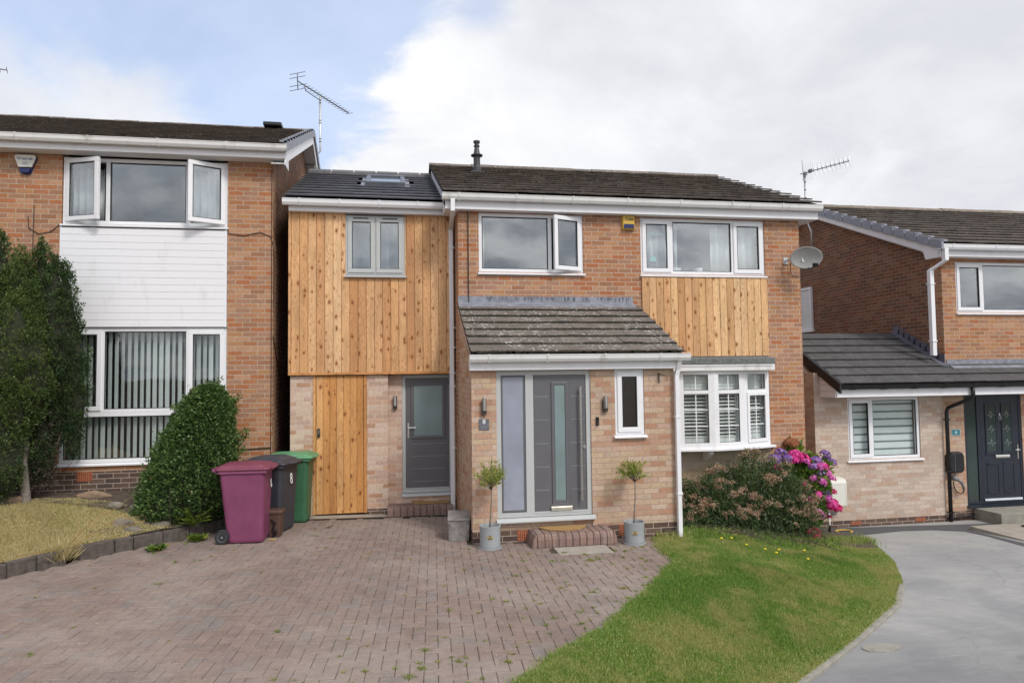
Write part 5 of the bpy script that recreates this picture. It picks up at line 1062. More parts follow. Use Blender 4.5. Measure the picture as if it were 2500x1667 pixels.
# ================================================================ bins
def bin_(loc, rz, body_m, lid_m, label, k=1., hump=.03, num=None, wheels=True):
    b = empty('wheelie_bin', loc, label, 'wheelie bin', 'wheelie bins beside the gate', rz)
    m = MB(); loft(m, [(rr_ring(.235,.215,.05,.02), .012),(rr_ring(.25,.228,.06,.015), .05),(rr_ring(.285,.262,.065,-.005), .55),(rr_ring(.312,.285,.06,-.015), .925),(rr_ring(.315,.288,.06,-.015), .94)])
    body = m.build('bin_body', body_m, b, local=True, smooth=False, bevel=.006)
    m = MB(); loft(m, [(rr_ring(.345,.305,.05,-.01), .925),(rr_ring(.350,.31,.05,-.01), .935),(rr_ring(.345,.305,.05,-.01), .965)]); m.tube([(-.36,-.26,.95),(-.42,-.24,.97),(-.435,-.20,.975),(-.435,.20,.975),(-.42,.24,.97),(-.36,.26,.95)], .018, 8)
    for q in (-.18,0,.18): m.prism([(-.34,.94),(-.44,.955),(-.44,.985),(-.34,.99)], q-.01, q+.01, 'y')
    m.build('bin_rim', body_m, b, local=True, bevel=.005)
    m = MB(); loft(m, [(rr_ring(.372,.318,.055,-.005), .966),(rr_ring(.376,.322,.055,-.005), .985),(rr_ring(.365,.312,.055,-.008), 1.0),(rr_ring(.325,.275,.055,-.03), 1.012),(rr_ring(.318,.268,.05,-.035), lambda p: 1.022+.012*(1-(p[0]/.4)**2)),(rr_ring(.22,.16,.05,-.06), lambda p: 1.032+hump*(1-(p[0]/.45)**2))])
    if hump > .04: loft(m, [(rr_ring(.20,.13,.09,-.02), 1.03),(rr_ring(.19,.10,.08,-.02), lambda p: 1.045+hump*.6*(1-(p[0]/.25)**2*.6))])
    m.prism([(.33,.972),(.40,.968),(.405,.985),(.35,1.0)], -.15, .15, 'y'); m.build('bin_lid', lid_m, b, local=True, bevel=.006)
    if wheels:
        for sy in (-1, 1):
            m = MB(); m.lathe([(.055,-.022),(.088,-.024),(.098,-.016),(.10,0),(.098,.016),(.088,.024),(.055,.022)], (0,0,0), 24)
            T = Matrix.Translation((-.285, sy*.245, .10)) @ Matrix.Rotation(rad(90), 4, 'X')
            m.v = [tuple(T @ Vector(v)) for v in m.v]; w_ = m.build('wheel', 'dark_rubber', b, local=True)
            m = MB(); m.lathe([(.0,-.020),(.014,-.024),(.016,.024),(0,.026)], (0,0,0), 12)
            m.lathe([(.048,-.018),(.060,-.024),(.062,.0),(.060,.024),(.048,.018)], (0,0,0), 24)
            for q in range(8): a = q*math.pi/4; m.tube([(0,0,sy*.018*0),(.052*math.cos(a),.052*math.sin(a),0)], .006, 5)
            m.lathe([(.0,-.006),(.05,-.006),(.05,.006),(0,.006)], (0,0,0), 20)
            m.v = [tuple(T @ Vector(v)) for v in m.v]; m.build('wheel_hub', 'hub_grey', w_, local=True)
        m = MB(); m.tube([(-.285,-.24,.10),(-.285,.24,.10)], .012, 8); m.build('axle', 'hub_grey', b, local=True)
    if num: text('8', num[0], (.308, num[1], .74), 'white_paint', b, name='painted_number', rot=(rad(86),0,rad(90)), ext=.002, local=True, sx=.72)
    b.scale = (k*.93, k*.93, k); return b
bin_((-1.925,-1.50,.052), rad(-3), 'bin_purple', 'bin_purple_lid', 'large purple wheelie bin at the front of the row with its wheel showing', 1.0, .02, (.17,.10))
bin_((-1.70,-.90,.050), rad(-20), 'bin_dark', 'bin_dark', 'dark charcoal wheelie bin with painted white 8, between the purple and green bins', .985, .055, (.22,.02))
bin_((-1.50,-.31,.046), rad(-3), 'bin_green', 'bin_green_lid', 'green wheelie bin with pale green lid standing against the wooden gate', 1.0, .015)
fc = empty('food_caddy', (-1.60,-1.30,.048), 'small brown food caddy tucked between the purple and charcoal bins', 'food caddy', None, rad(-6))
m = MB(); loft(m, [(rr_ring(.085,.080,.02), .0),(rr_ring(.105,.10,.025), .30),(rr_ring(.108,.103,.025), .315)]); m.build('caddy_body', 'caddy_brown', fc, local=True, bevel=.004)
m = MB(); loft(m, [(rr_ring(.118,.112,.025), .316),(rr_ring(.120,.114,.025), .345),(rr_ring(.105,.10,.03), .365),(rr_ring(.07,.06,.03), .372)]); m.build('caddy_lid', 'caddy_brown', fc, local=True, bevel=.004)
m = MB(); m.tube([(-.10,-.118,.31),(-.13,-.125,.2),(-.10,-.128,.08),(-.04,-.128,.03)], .010, 6); m.tube([(-.02,-.106,.25),(.03,-.112,.20),(.0,-.112,.12),(.045,-.112,.07),(.0,-.11,.02)], .018, 6); m.build('caddy_handle', 'black_plastic', fc, local=True)
# ================================================================ on the drive
wb = empty('wooden_box', (.915,-1.86,.0), 'weathered grey wooden box with sloping lid against the porch corner', 'box', None, rad(-6))
m = MB(); m.add([(-.145,-.14,0),(.130,-.14,0),(.130,.16,0),(-.145,.16,0),(-.15,-.15,.275),(.142,-.15,.275),(.142,.16,.335),(-.15,.16,.335)], [(0,3,2,1),(4,5,6,7),(0,1,5,4),(1,2,6,5),(2,3,7,6),(3,0,4,7)]); m.build('box_body', 'weathered_box', wb, local=True, bevel=.004)
m = MB(); m.add([(-.158,-.165,.276),(.150,-.165,.276),(.150,.165,.341),(-.158,.165,.341),(-.158,-.165,.296),(.150,-.165,.296),(.150,.165,.361),(-.158,.165,.361)], [(0,3,2,1),(4,5,6,7),(0,1,5,4),(1,2,6,5),(2,3,7,6),(3,0,4,7)]); m.build('box_lid', 'weathered_box', wb, local=True, bevel=.004)
m = MB(); [m.box(x-.004,x+.004,-.154,-.148,z-.012,z+.012) for x, z in ((-.13,.23),(.125,.24),(.118,.13),(.112,.04))]; m.build('box_bracket', 'black_plastic', wb, local=True)
st = empty('brick_step', (2.34,-2.4,0), 'rounded red brick doorstep below the grey front door', 'doorstep')
m = MB(); 
for i in range(11):
    x0, x1 = 1.86+i*.0935, 1.86+(i+1)*.0935; z = .168+random.uniform(-.003,.003)
    m.prism([(-2.60,-.06),(-2.60,.10),(-2.585,.14),(-2.55,.162),(-2.50,z),(PY-.002,z),(PY-.002,-.06)], x0+.003, x1-.003)
m.prism([(1.775,-.06),(1.80,.09),(1.83,.15),(1.857,.165),(1.857,-.06)], -2.585, -2.40, 'y'); m.prism([(1.775,-.06),(1.80,.09),(1.83,.15),(1.857,.165),(1.857,-.06)], -2.394, PY-.002, 'y')
m.prism([(2.955,-.06),(2.93,.09),(2.905,.15),(2.891,.165),(2.891,-.06)], -2.585, -2.40, 'y'); m.prism([(2.955,-.06),(2.93,.09),(2.905,.15),(2.891,.165),(2.891,-.06)], -2.394, PY-.002, 'y')
m.build('step_bricks', 'brick_paver_step', st, bevel=.008)
MB().box(1.84,2.90,-2.58,PY-.01,-.05,.135).build('step_core', 'joint_sand', st)
dm = empty('doormat', (2.28,-2.36,.17), 'worn half-round coir mat on the front doorstep', 'doormat', 'coir doormats')
m = MB(); m.prism([(-.33,.15)] + [(.33*math.cos(a), .15-.26*math.sin(-a)) for a in np.linspace(math.pi,2*math.pi,19)] + [(.33,.15)], .0015, .018, 'z'); o = m.build('mat_pile', 'coir', dm, local=True)
st2 = empty('brick_step', (.5,-.05,0), 'low red brick step under the grey side door', 'doorstep')
m = MB()
for i in range(10):
    x0 = -.075+i*.105
    m.prism([(-.215,-.02),(-.195,.10),(-.17,.145),(-.13,.158),(-.07,.16),(-.07,-.02)], x0+.003, x0+.102)
m.box(-.05,1.05,-.066,.118,-.02,.157); m.build('step_bricks', 'brick_paver_step', st2, bevel=.006)
dm2 = empty('doormat', (.62,.0,.158), 'narrow coir mat on the low step by the side door', 'doormat', 'coir doormats')
MB().box(-.27,.30,-.06,.10,.002,.022).build('mat_pile', 'coir', dm2, local=True, bevel=.004)
tag(MB().box(2.06,2.75,-2.985,-2.62,-.05,float(zl(2.4,-2.8))+.012).build('stepping_slab', 'concrete_pale', bevel=.006), 'flat pale stone slab let into the paving below the front step', 'slab')
cd = empty('channel_drain', (-.15,-.28,.02), 'long black slotted drain grating across the paving below the gate', 'drain')
m = MB(); x = -1.45
while x < 1.02: zz = float(zl(x,-.27))+.003; m.box(x, x+.012, -.315, -.24, zz-.02, zz); x += .024
m.build('grating', 'black_plastic', cd)
m = MB(); m.add([(-1.46,-.33,float(zl(-1.46,0))-.015),(1.04,-.33,float(zl(1.04,0))-.015),(1.04,-.225,float(zl(1.04,0))-.015),(-1.46,-.225,float(zl(-1.46,0))-.015)],[(0,1,2,3)]); m.build('channel', 'dark_hole', cd)
m = MB(); m.add([(-1.46,-.222,.04),(-.06,-.222,.018),(-.06,.02,.02),(-1.46,.02,.045)],[(0,1,2,3)]); tag(m.build('paving_edge', 'concrete_pale'), kind='structure')
def potted(loc, label, rz, crown):
    p = empty('potted_olive', loc, label, 'potted tree', 'olive trees in grey pots', rz)
    m = MB(); m.lathe([(.118,.012),(.132,.03),(.136,.27),(.140,.285),(.140,.295),(.130,.297),(.126,.28),(.124,.24)], (0,0,0), 32); pot = m.build('pot', 'pot_grey', p, local=True, smooth=True)
    pot.modifiers.new('edge', 'EDGE_SPLIT').split_angle = rad(35)
    m = MB(); m.lathe([(.138,0),(.152,.004),(.154,.026),(.146,.028),(.138,.014)], (0,0,0), 32); m.build('saucer', 'pot_grey', p, local=True)
    m = MB(); m.lathe([(.126,.24),(.08,.25),(.0,.255)], (0,0,0), 24); m.build('soil', 'soil', p, local=True)
    m = MB()   # bee emblem wrapped on the pot front (facing -Y before rotation)
    def em(pts, r_=.1395): m.add([(r_*math.sin(x/.1395), -r_*math.cos(x/.1395), .165+z) for x, z in pts], [tuple(range(len(pts)))])
    for k, (z0, z1, w_) in enumerate(((-.022,-.012,.010),(-.002,.006,.014),(.014,.024,.010))): em([(-w_,z0),(w_,z0),(w_,z1),(-w_,z1)])
    for sx_ in (-1, 1):
        for (a, b) in (((.012,.0),(.026,-.022)),((.010,-.010),(.018,-.032)),((.006,.022),(.012,.034)),((.012,.010),(.022,.030))): em([(sx_*a[0],a[1]),(sx_*b[0],b[1]),(sx_*(b[0]+.003),b[1]+.003),(sx_*(a[0]+.002),a[1]+.004)])
    m.build('bee_emblem', 'black_ink', pot, local=True); m = MB()
    for (z0, z1, w_) in ((-.032,-.022,.007),(-.012,-.002,.013),(.006,.014,.013)): em([(-w_,z0),(w_,z0),(w_,z1),(-w_,z1)], .1393)
    for sx_ in (-1, 1): em([(sx_*.012,.004),(sx_*.030,-.006),(sx_*.042,.004),(sx_*.040,.020),(sx_*.026,.018)], .1393)
    m.build('bee_emblem', 'bee_gold', pot, local=True)
    cx, cy, cz, rx, rz_ = crown
    m = MB(); st_ = [(-.005,0,.24),(.008,.0,.42),(cx*.4+.01,cy*.3,.62),(cx*.7,cy*.7,cz-rz_*.75)]; m.tube(st_, [.010,.009,.008,.007], 7)
    tw = []
    for k in range(26):
        a = random.uniform(0,6.28); e = random.uniform(-.15,1.2); L = random.uniform(.6,1.08); b = Vector(st_[-1]); q = Vector((cx+rx*L*math.cos(a)*math.cos(e), cy+rx*L*math.sin(a)*math.cos(e), cz-rz_*.3+rz_*1.2*L*math.sin(e)))
        mid = b.lerp(q,.5)+Vector((random.uniform(-.03,.03),random.uniform(-.03,.03),.03)); m.tube([b, mid, q], [.0045,.003,.0015], 5); tw.append((b, mid, q))
    m.build('trunk', 'bark_pale', p, local=True, smooth=True)
    P, D = [], []
    for (b, mid, q) in tw:
        for j in range(30):
            t = random.uniform(.35,1.); c = (b.lerp(mid,t*2) if t < .5 else mid.lerp(q,t*2-1)); P.append(c+Vector((random.gauss(0,.012),random.gauss(0,.012),random.gauss(0,.012)))); d_ = (q-mid).normalized()+Vector((random.gauss(0,.7),random.gauss(0,.7),random.gauss(.3,.6))); D.append(d_)
    V, F = leaves(np.array([x[:] for x in P]), np.array([x[:] for x in D]), .052, .015); npmesh('crown', V, F, 'olive_leaf', p, RNG.uniform(0,1,len(F)), local=True)
    return p
potted((1.255,-2.46,float(zl(1.25,-2.46))), 'small olive tree in a grey bee pot left of the front door', rad(-8), (.03,.0,.93,.23,.24))
potted((3.195,-2.52,float(zl(3.2,-2.52))), 'small olive tree in a grey bee pot right of the front doorstep', rad(-15), (.03,.0,.95,.25,.18))
# small things lying about
def rock(loc, s, label, m_='rock', seed=0):
    V, F = ico(3); q = np.random.default_rng(seed); dirs = q.normal(size=(14,3)); dirs /= np.linalg.norm(dirs, axis=1)[:,None]
    d_ = np.ones(len(V))
    for dd in dirs: d_ = np.minimum(d_, q.uniform(.5,.85)/np.maximum(V@dd, .3))
    V = V*d_[:,None]*(1+q.normal(size=(len(V),1))*.05)*np.array(s)
    e = empty('rock', loc, label, 'rock', 'rocks in the front garden'); npmesh('stone', V, F, m_, e, local=True); return e
for i, (x, y, s, lab, mm) in enumerate(((-5.17,-.80,(.30,.14,.10),'broad tan boulder under the dark conifer','rock_tan'),(-4.22,-.55,(.26,.13,.11),'long brown rock against the wall below the air brick','rock_tan'),(-3.80,-.92,(.13,.09,.075),'pale grey rock in the middle of the dry garden','rock'),
        (-3.55,-.86,(.10,.08,.09),'small white-grey rock at the left foot of the clipped bush','rock'),(-3.55,-1.42,(.17,.10,.07),'flat grey rock on the lawn just above the kerb wall','rock'),(-3.34,-1.60,(.15,.08,.07),'grey rock touching the top of the kerb wall','rock'),(-3.08,-1.28,(.12,.08,.06),'low grey rock under the front of the clipped bush','rock'))):
    rock((x,y,float(bedz(x,y))+s[2]*.35), s, lab, mm, i+3)
tag(MB().box(.13,.33,-5.87,-5.77,.085,.131).build('loose_paver', 'paver', bevel=.008), 'single reddish paver standing proud of the drive', 'paver')
lv = empty('dead_leaf', (-.90,-.90,.037), 'curled dark brown dead leaf on the drive below the gate', 'leaf'); m = MB()
m.add([(-.06,-.02,.004),(-.01,-.035,.012),(.04,-.02,.035),(.065,.01,.06),(.03,.02,.03),(-.02,.025,.008)], [(0,1,5),(1,2,4,5),(2,3,4)]); o = m.build('leaf_blade', 'leaf_dead', lv, local=True); o.modifiers.new('s','SOLIDIFY').thickness = .003
lv = empty('dead_leaf', (-1.60,-1.56,.05), 'pale yellow fallen leaf on the paving beside the brown caddy', 'leaf'); m = MB()
m.add([(-.05,0,.004),(0,-.02,.010),(.055,.0,.006),(0,.02,.012)], [(0,1,2,3)]); o = m.build('leaf_blade', 'hose_yellow', lv, local=True); o.modifiers.new('s','SOLIDIFY').thickness = .003
hs = empty('garden_hose', (7.93,-.25,-.63), 'coil end of yellow hose lying by the hydrangea on the tarmac', 'hose'); m = MB(); m.tube([(.15*math.cos(a),.10*math.sin(a),.012) for a in np.linspace(-1.2,3.6,18)], .013, 8); m.build('hose_pipe', 'hose_yellow', hs, local=True, smooth=True)
tp = empty('standpipe', (7.62,-.30,-.62), 'short white garden tap pipe beside the hydrangea', 'tap'); m = MB(); m.tube([(0,0,0),(0,0,.14)], .02, 8); m.build('pipe_base', 'black_plastic', tp, local=True); m = MB(); m.tube([(0,0,.14),(0,0,.34)], .016, 8); m.tube([(0,0,.22),(-.04,-.06,.20)], .012, 8); m.build('tap_pipe', 'white_paint', tp, local=True)
cs = empty('concrete_step', (11.7,-.15,-.64), 'plain grey concrete block step in front of the navy door', 'step'); MB().box(11.07,13.,-.38,.235,-.66,-.44).build('step_block', 'concrete', cs, bevel=.01)
gr = empty('gully_cover', (11.35,-1.0,-.57), 'black drain cover in the slabs by the right-hand door', 'drain'); MB().box(11.05,11.9,-.93,-.80,-.59,-.548).build('cover', 'black_plastic', gr)
pc = empty('manhole_patch', (4.40,-5.45,-.39), 'rough pale cement patch at the edge of the tarmac drive', 'patch'); m = MB(); m.prism([(4.60+.20*math.cos(a)*random.uniform(.8,1.1), -5.42+.10*math.sin(a)*random.uniform(.8,1.1)) for a in np.linspace(0,6.283,18)[:-1]], float(zr(-5.45))-.02, float(zr(-5.45))+.006, 'z'); m.build('cement', 'concrete', pc)
tw = empty('pruned_branches', (4.9,-1.9,-.1), 'pile of dry brown pruned branches lying under the dried shrub', 'branches'); m = MB()
for k in range(26):
    x, y = random.uniform(4.1,5.9), random.uniform(-2.0,-1.55); a = random.gauss(-.15,.3); L = random.uniform(.3,.9); z = float(gz(x,y))+random.uniform(.03,.11)
    x2, y2 = x+L*math.cos(a), y+L*math.sin(a); m.tube([(x,y,z),((x+x2)/2,(y+y2)/2+random.uniform(-.04,.04),float(gz((x+x2)/2,y))+random.uniform(.03,.12)),(x2,y2,float(gz(x2,y2))+.04)], [.009,.007,.004], 5)
m.build('twigs', 'bark_dark', tw)
# ================================================================ planting
def blob(V, F, c, r, seed, amp=.12):
    q = np.random.default_rng(seed); P = V.copy(); n = np.zeros(len(V))
    for k in range(6): d_ = q.normal(size=3)*2.6; n += np.sin(V@d_+q.uniform(0,6.28))
    return P*(1+amp*n[:,None]/3)*np.array(r)+np.array(c)
# ---- clump of upright conifers (one plant with several leaders)
co = empty('conifer', (-5.15,-.55,.55), 'tall dark green conifer with many upright rounded leaders at the left edge', 'conifer')
LOB = [(-5.47,-.60,2.2,4.28,.26,.35),(-5.12,-.74,1.9,4.10,.27,.78),(-4.92,-.60,2.0,4.18,.22,.35),(-4.74,-.64,1.7,3.94,.25,.36),(-4.62,-.60,1.7,3.88,.20,.25),(-4.52,-.56,1.6,3.30,.18,.20),(-4.48,-.55,1.35,2.70,.17,.18),
       (-5.06,-1.00,1.40,3.40,.36,.70),(-5.24,-1.06,1.00,2.60,.40,.60),(-4.88,-.95,1.65,3.10,.28,.66),(-5.52,-.98,1.0,3.4,.40,.42),(-5.88,-.85,.75,3.7,.42,.35),(-5.70,-1.10,.72,2.1,.36,.52),(-6.15,-.80,.9,4.0,.42,.35),(-5.14,-1.08,.66,1.9,.32,.5),(-4.86,-.62,.85,1.9,.17,.2),(-4.52,-.50,1.12,1.60,.11,.22),(-4.66,-.54,1.35,2.70,.20,.16),(-5.44,-1.14,1.15,2.7,.30,.66),(-4.96,-.80,1.6,3.6,.28,.6),(-5.30,-.8,1.5,3.7,.28,.55),(-5.45,-1.05,.78,1.6,.30,.4),(-5.0,-1.12,1.50,2.4,.22,.68),(-5.75,-.62,1.8,4.0,.22,.4),(-5.28,-.62,.75,1.7,.26,.25),(-5.62,-.75,.62,1.3,.30,.35),(-4.98,-.50,1.15,2.4,.20,.15)]
parts = []; IV, IF = ico(3)
for k, (x, y, zb, zt, r, hue) in enumerate(LOB):
    h = (zt-zb)/2; c = np.array((x, y, (zb+zt)/2)); q = RNG
    m_ = int(2*np.pi*r*h*2*.80/.0095); u = unit(q.normal(size=(m_,3))); u = u[u[:,1] < .45]; m_ = len(u); t = (u[:,2]+1)/2
    prof = np.where(t > .5, 1-.50*((t-.5)/.5)**1.5, 1.)*(.88+.16*np.sin(u[:,0]*7+k)*np.sin(u[:,2]*9+k*2))
    Cp = c+u*np.stack([r*prof, r*prof, np.full(m_, h*.97)], 1); n = 36
    v = unit(q.normal(size=(m_,n,3))); sz = q.uniform(.7,1.35,(m_,1,1)); ax_ = u[:,None,:]*np.array([.5,.5,.1])+np.array([0,0,.9])
    tt = q.uniform(-.5,1.,(m_,n,1)); wid = .050*(1-np.clip(tt,0,1)*.75)
    P = (Cp[:,None,:]+(ax_*tt*.13+v*wid)*sz).reshape(-1,3); D = (v*.75+ax_*.8).reshape(-1,3)+q.normal(size=(m_*n,3))*.3
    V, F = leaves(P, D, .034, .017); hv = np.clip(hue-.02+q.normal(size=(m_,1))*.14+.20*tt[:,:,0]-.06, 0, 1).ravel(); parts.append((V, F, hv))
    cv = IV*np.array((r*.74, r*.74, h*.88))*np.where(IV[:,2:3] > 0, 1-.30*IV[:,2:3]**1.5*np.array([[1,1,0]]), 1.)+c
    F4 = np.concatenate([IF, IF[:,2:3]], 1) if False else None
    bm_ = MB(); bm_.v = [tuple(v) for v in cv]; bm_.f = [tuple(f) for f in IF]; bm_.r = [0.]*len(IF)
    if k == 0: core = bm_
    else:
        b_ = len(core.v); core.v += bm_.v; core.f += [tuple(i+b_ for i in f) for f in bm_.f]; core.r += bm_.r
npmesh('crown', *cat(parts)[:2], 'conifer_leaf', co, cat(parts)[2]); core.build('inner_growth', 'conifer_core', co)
MB().tube([(-4.97,-.80,.45),(-4.98,-.80,.62),(-5.0,-.80,.85),(-5.03,-.78,1.15),(-5.02,-.70,1.6)], [.085,.065,.058,.05,.04], 9).build('trunk', 'bark_pale', co, smooth=True)
m = MB(); m.tube([(-5.06,-.62,.5),(-4.9,-.58,1.0),(-4.72,-.55,1.9),(-4.66,-.55,2.6)], [.035,.03,.022,.015], 7); m.tube([(-5.04,-.6,.5),(-4.8,-.66,.95),(-4.62,-.62,1.5)], [.022,.016,.010], 6); m.tube([(-5.2,-.7,.5),(-5.45,-.75,1.2)], [.04,.03], 6)
for k in range(46):
    x = random.uniform(-5.0,-4.6); z = random.uniform(.75,2.4); m.tube([(x,-.55,z),(x+random.uniform(-.12,.2),-.6+random.uniform(-.2,.1),z+random.uniform(-.05,.25))], [.008,.003], 4)
m.build('branches', 'bark_dark', co, smooth=True)
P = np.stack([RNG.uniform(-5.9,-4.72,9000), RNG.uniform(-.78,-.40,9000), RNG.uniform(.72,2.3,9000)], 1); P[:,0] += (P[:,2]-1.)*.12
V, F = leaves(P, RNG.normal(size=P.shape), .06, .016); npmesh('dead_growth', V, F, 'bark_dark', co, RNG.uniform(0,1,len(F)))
# ---- clipped bush
bu = empty('clipped_bush', (-2.95,-.75,.25), 'glossy dark green cone-shaped bush beside the purple bin', 'bush')
n = 30000; t = RNG.uniform(0,1,n)**.85; a = RNG.uniform(0,2*np.pi,n); R = .66*(1-.20*t-.46*t**2.2)*np.where(t < .12, .80+1.6*t, 1.); R = R*np.sqrt(np.clip(1-np.maximum(0,(t-.86)/.14)**2*.85,0,1))
lump = .5*np.sin(a*7+t*17)+.5*np.sin(a*4-t*23+1.)+.5*np.sin(a*11+t*31+2.); dep = np.minimum(1, RNG.uniform(.72,1.06,n)**.6); rr = R*(dep+.055*lump+RNG.normal(size=n)*.05)
P = np.stack([-2.98+.36*t+rr*np.cos(a), -.78+.08*t+rr*.88*np.sin(a), .20+1.93*t+RNG.normal(size=n)*.02], 1)
D = np.stack([np.cos(a), np.sin(a), np.full(n,.45)], 1)+RNG.normal(size=(n,3))*.65
V1, F1 = leaves(P, D, .042, .026); h1 = np.clip(RNG.beta(2,2.6,n)*.95+.06*lump, 0, 1)
sp = []   # stray shoots on the right-hand side
for (x0,z0,x1,z1,y_) in ((-2.42,1.70,-2.20,1.98,-.75),(-2.40,1.62,-2.24,1.78,-.8),(-2.34,1.35,-2.06,1.48,-.8),(-2.30,1.25,-2.08,1.40,-.75),(-2.25,.95,-1.95,1.02,-.7),(-2.38,1.8,-2.26,1.95,-.7),(-2.3,1.05,-2.1,1.22,-.85),(-2.65,2.05,-2.6,2.19,-.75),(-2.5,2.0,-2.44,2.1,-.75)):
    for j in range(110):
        u_ = random.random(); sp.append((x0+(x1-x0)*u_+random.gauss(0,.03), y_+random.gauss(0,.04), z0+(z1-z0)*u_+random.gauss(0,.03)))
for k in range(60):
    a0 = random.uniform(2.6,6.9); t0 = random.uniform(.1,1.); R0 = .66*(1-.20*t0-.46*t0**2.2)*(.25 if t0 > .96 else 1.); q0 = np.array((-2.98+.36*t0+R0*math.cos(a0), -.78+.08*t0+R0*.88*math.sin(a0), .20+1.93*t0)); d0 = np.array((math.cos(a0)*.6, math.sin(a0)*.6, .9))
    for j in range(22): sp.append(tuple(q0+d0*random.uniform(-.02,.13)+np.random.default_rng(k*30+j).normal(0,.018,3)))
sp = np.array(sp); V2, F2 = leaves(sp, RNG.normal(size=sp.shape)+np.array([.5,-.2,.6]), .04, .025)
Vc, Fc, Rc = cat([(V1,F1,h1),(V2,F2,RNG.beta(2.5,2,len(F2)))]); npmesh('crown', Vc, Fc, 'bush_leaf', bu, Rc)
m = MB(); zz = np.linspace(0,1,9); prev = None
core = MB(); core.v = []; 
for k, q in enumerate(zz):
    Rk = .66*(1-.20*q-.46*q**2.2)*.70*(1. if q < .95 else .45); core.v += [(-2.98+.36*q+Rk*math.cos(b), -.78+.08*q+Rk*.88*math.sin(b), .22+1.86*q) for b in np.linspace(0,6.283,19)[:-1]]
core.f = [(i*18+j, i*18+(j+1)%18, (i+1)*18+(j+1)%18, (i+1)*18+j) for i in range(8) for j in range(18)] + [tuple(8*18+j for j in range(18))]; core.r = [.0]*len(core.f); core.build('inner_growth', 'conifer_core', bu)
m.tube([(-2.95,-.75,.05),(-2.9,-.74,1.2),(-2.7,-.72,1.9)], [.04,.03,.012], 7); m.tube([(-2.97,-1.30,.25),(-2.96,-1.34,.75)], [.006,.004], 5); m.build('stem', 'bark_dark', bu)
# ---- fern and small weeds at the kerb
def tuft(name, loc, n, L, W, m_, label, cat_, spread=.5, up=1., part='leaves'):
    e = empty(name, loc, label, cat_); a = RNG.uniform(0,6.28,n); D = np.stack([np.cos(a)*spread, np.sin(a)*spread, RNG.uniform(.3,1.,n)*up], 1); P = np.stack([RNG.normal(0,L*.22,n), RNG.normal(0,L*.22,n), np.zeros(n)], 1)+D*RNG.uniform(0,.5,(n,1))*L
    V, F = leaves(P, D, L*.8, W); npmesh(part, V, F, m_, e, RNG.uniform(0,1,n), local=True); return e
fe = empty('fern', (-2.68,-1.28,.23), 'bright yellow-green fern fronds at the foot of the clipped bush', 'fern'); P, D = [], []
for k in range(13):
    a = random.uniform(3.4,6.2); L = random.uniform(.25,.45); e_ = random.uniform(.5,1.2); ax = np.array([math.cos(a)*math.cos(e_), math.sin(a)*math.cos(e_)*.6, math.sin(e_)])
    for j in range(28):
        t = j/28; c = ax*L*t-np.array([0,0,.10])*t*t; sd = np.array([-math.sin(a),math.cos(a),.1])
        for s_ in (-1,1): P.append(c); D.append(sd*s_+ax*.5)
V, F = leaves(np.array(P), np.array(D), .045, .014); npmesh('fronds', V, F, 'fern_leaf', fe, RNG.uniform(0,1,len(F)), local=True)
tuft('weed', (-2.95,-1.90,.075), 150, .10, .03, 'hydrangea_leaf', 'green leafy weed growing at the foot of the kerb wall', 'weed', 1.1, .8)
tuft('weed', (-2.58,-1.46,.07), 150, .11, .03, 'fern_leaf', 'yellow-green weed at the kerb wall nearest the purple bin', 'weed', 1.0, 1.)
e = tuft('grass_clump', (-3.84,-2.40,.10), 420, .26, .008, 'grass_dry', 'dry straw-coloured grass clump filling the gap in the kerb wall', 'grass clump', .45, 1.)
m = MB(); [m.tube([(0,0,.1),(random.uniform(.1,.5),random.uniform(-.1,.1),random.uniform(.3,.65)),(random.uniform(.4,.9),random.uniform(-.1,.1),random.uniform(.3,.75))], .0022, 4) for k in range(7)]; m.build('seed_stalks', 'hose_yellow' if False else 'coir', e, local=True)
# ---- dried-flower shrub under the bow window
sh_ = empty('flowering_shrub', (5.4,-1.25,-.2), 'sprawling shrub with narrow leaves and faded pinkish-brown flower heads below the bow window', 'shrub')
def top(x): return np.interp(x, [4.05,4.3,4.6,5.0,5.4,5.75,6.1,6.4,6.6], [.12,.26,.40,.52,.62,.70,.66,.52,.28])
n = 26000; x = RNG.uniform(4.1,6.58,n); tz = RNG.uniform(0,1,n)**.75; y = -1.22+RNG.normal(0,.25,n)-(1-tz)*.10; g_ = gz(x,y); lmp = .10*np.sin(x*9+y*7)+.07*np.sin(x*23+2*y)+RNG.normal(0,.05,n); z = g_+.04+(top(x)+lmp-g_)*tz*np.exp(-((y+1.2)/.62)**4)
D = np.stack([RNG.normal(0,.6,n), RNG.normal(-.25,.6,n), RNG.normal(.55,.5,n)], 1); V1, F1 = leaves(np.stack([x,y,z],1), D, .070, .015); h1 = np.clip(RNG.beta(2,2.4,n)+.1*(tz-.5), 0, 1)
P, D = [], []; FL = []
for (xs, zs) in ((5.50,.93),(5.66,1.0),(6.05,.84),(6.2,.78),(4.7,.52),(5.0,.74),(5.35,.74),(4.3,.44),(5.58,.98),(5.62,.92),(5.72,.86),(4.95,.66),(5.05,.62),(4.88,.70),(5.25,.70),(5.9,.82),(4.42,.34),(4.5,.30),(5.15,.72)):
    b = np.array((xs-.1+random.gauss(0,.05), -1.22, zs-.55)); q = np.array((xs, -1.2+random.gauss(0,.1), zs)); FL.append(q)
    for j in range(150): t = random.uniform(.25,1.); P.append(b+(q-b)*t+RNG.normal(0,.028,3)); D.append((q-b)*.9+RNG.normal(0,.55,3))
V2, F2 = leaves(np.array(P), np.array(D), .062, .013); Vc, Fc, Rc = cat([(V1,F1,h1),(V2,F2,RNG.beta(2.6,2,len(F2)))]); npmesh('foliage', Vc, Fc, 'shrub_leaf', sh_, Rc)
m = MB()
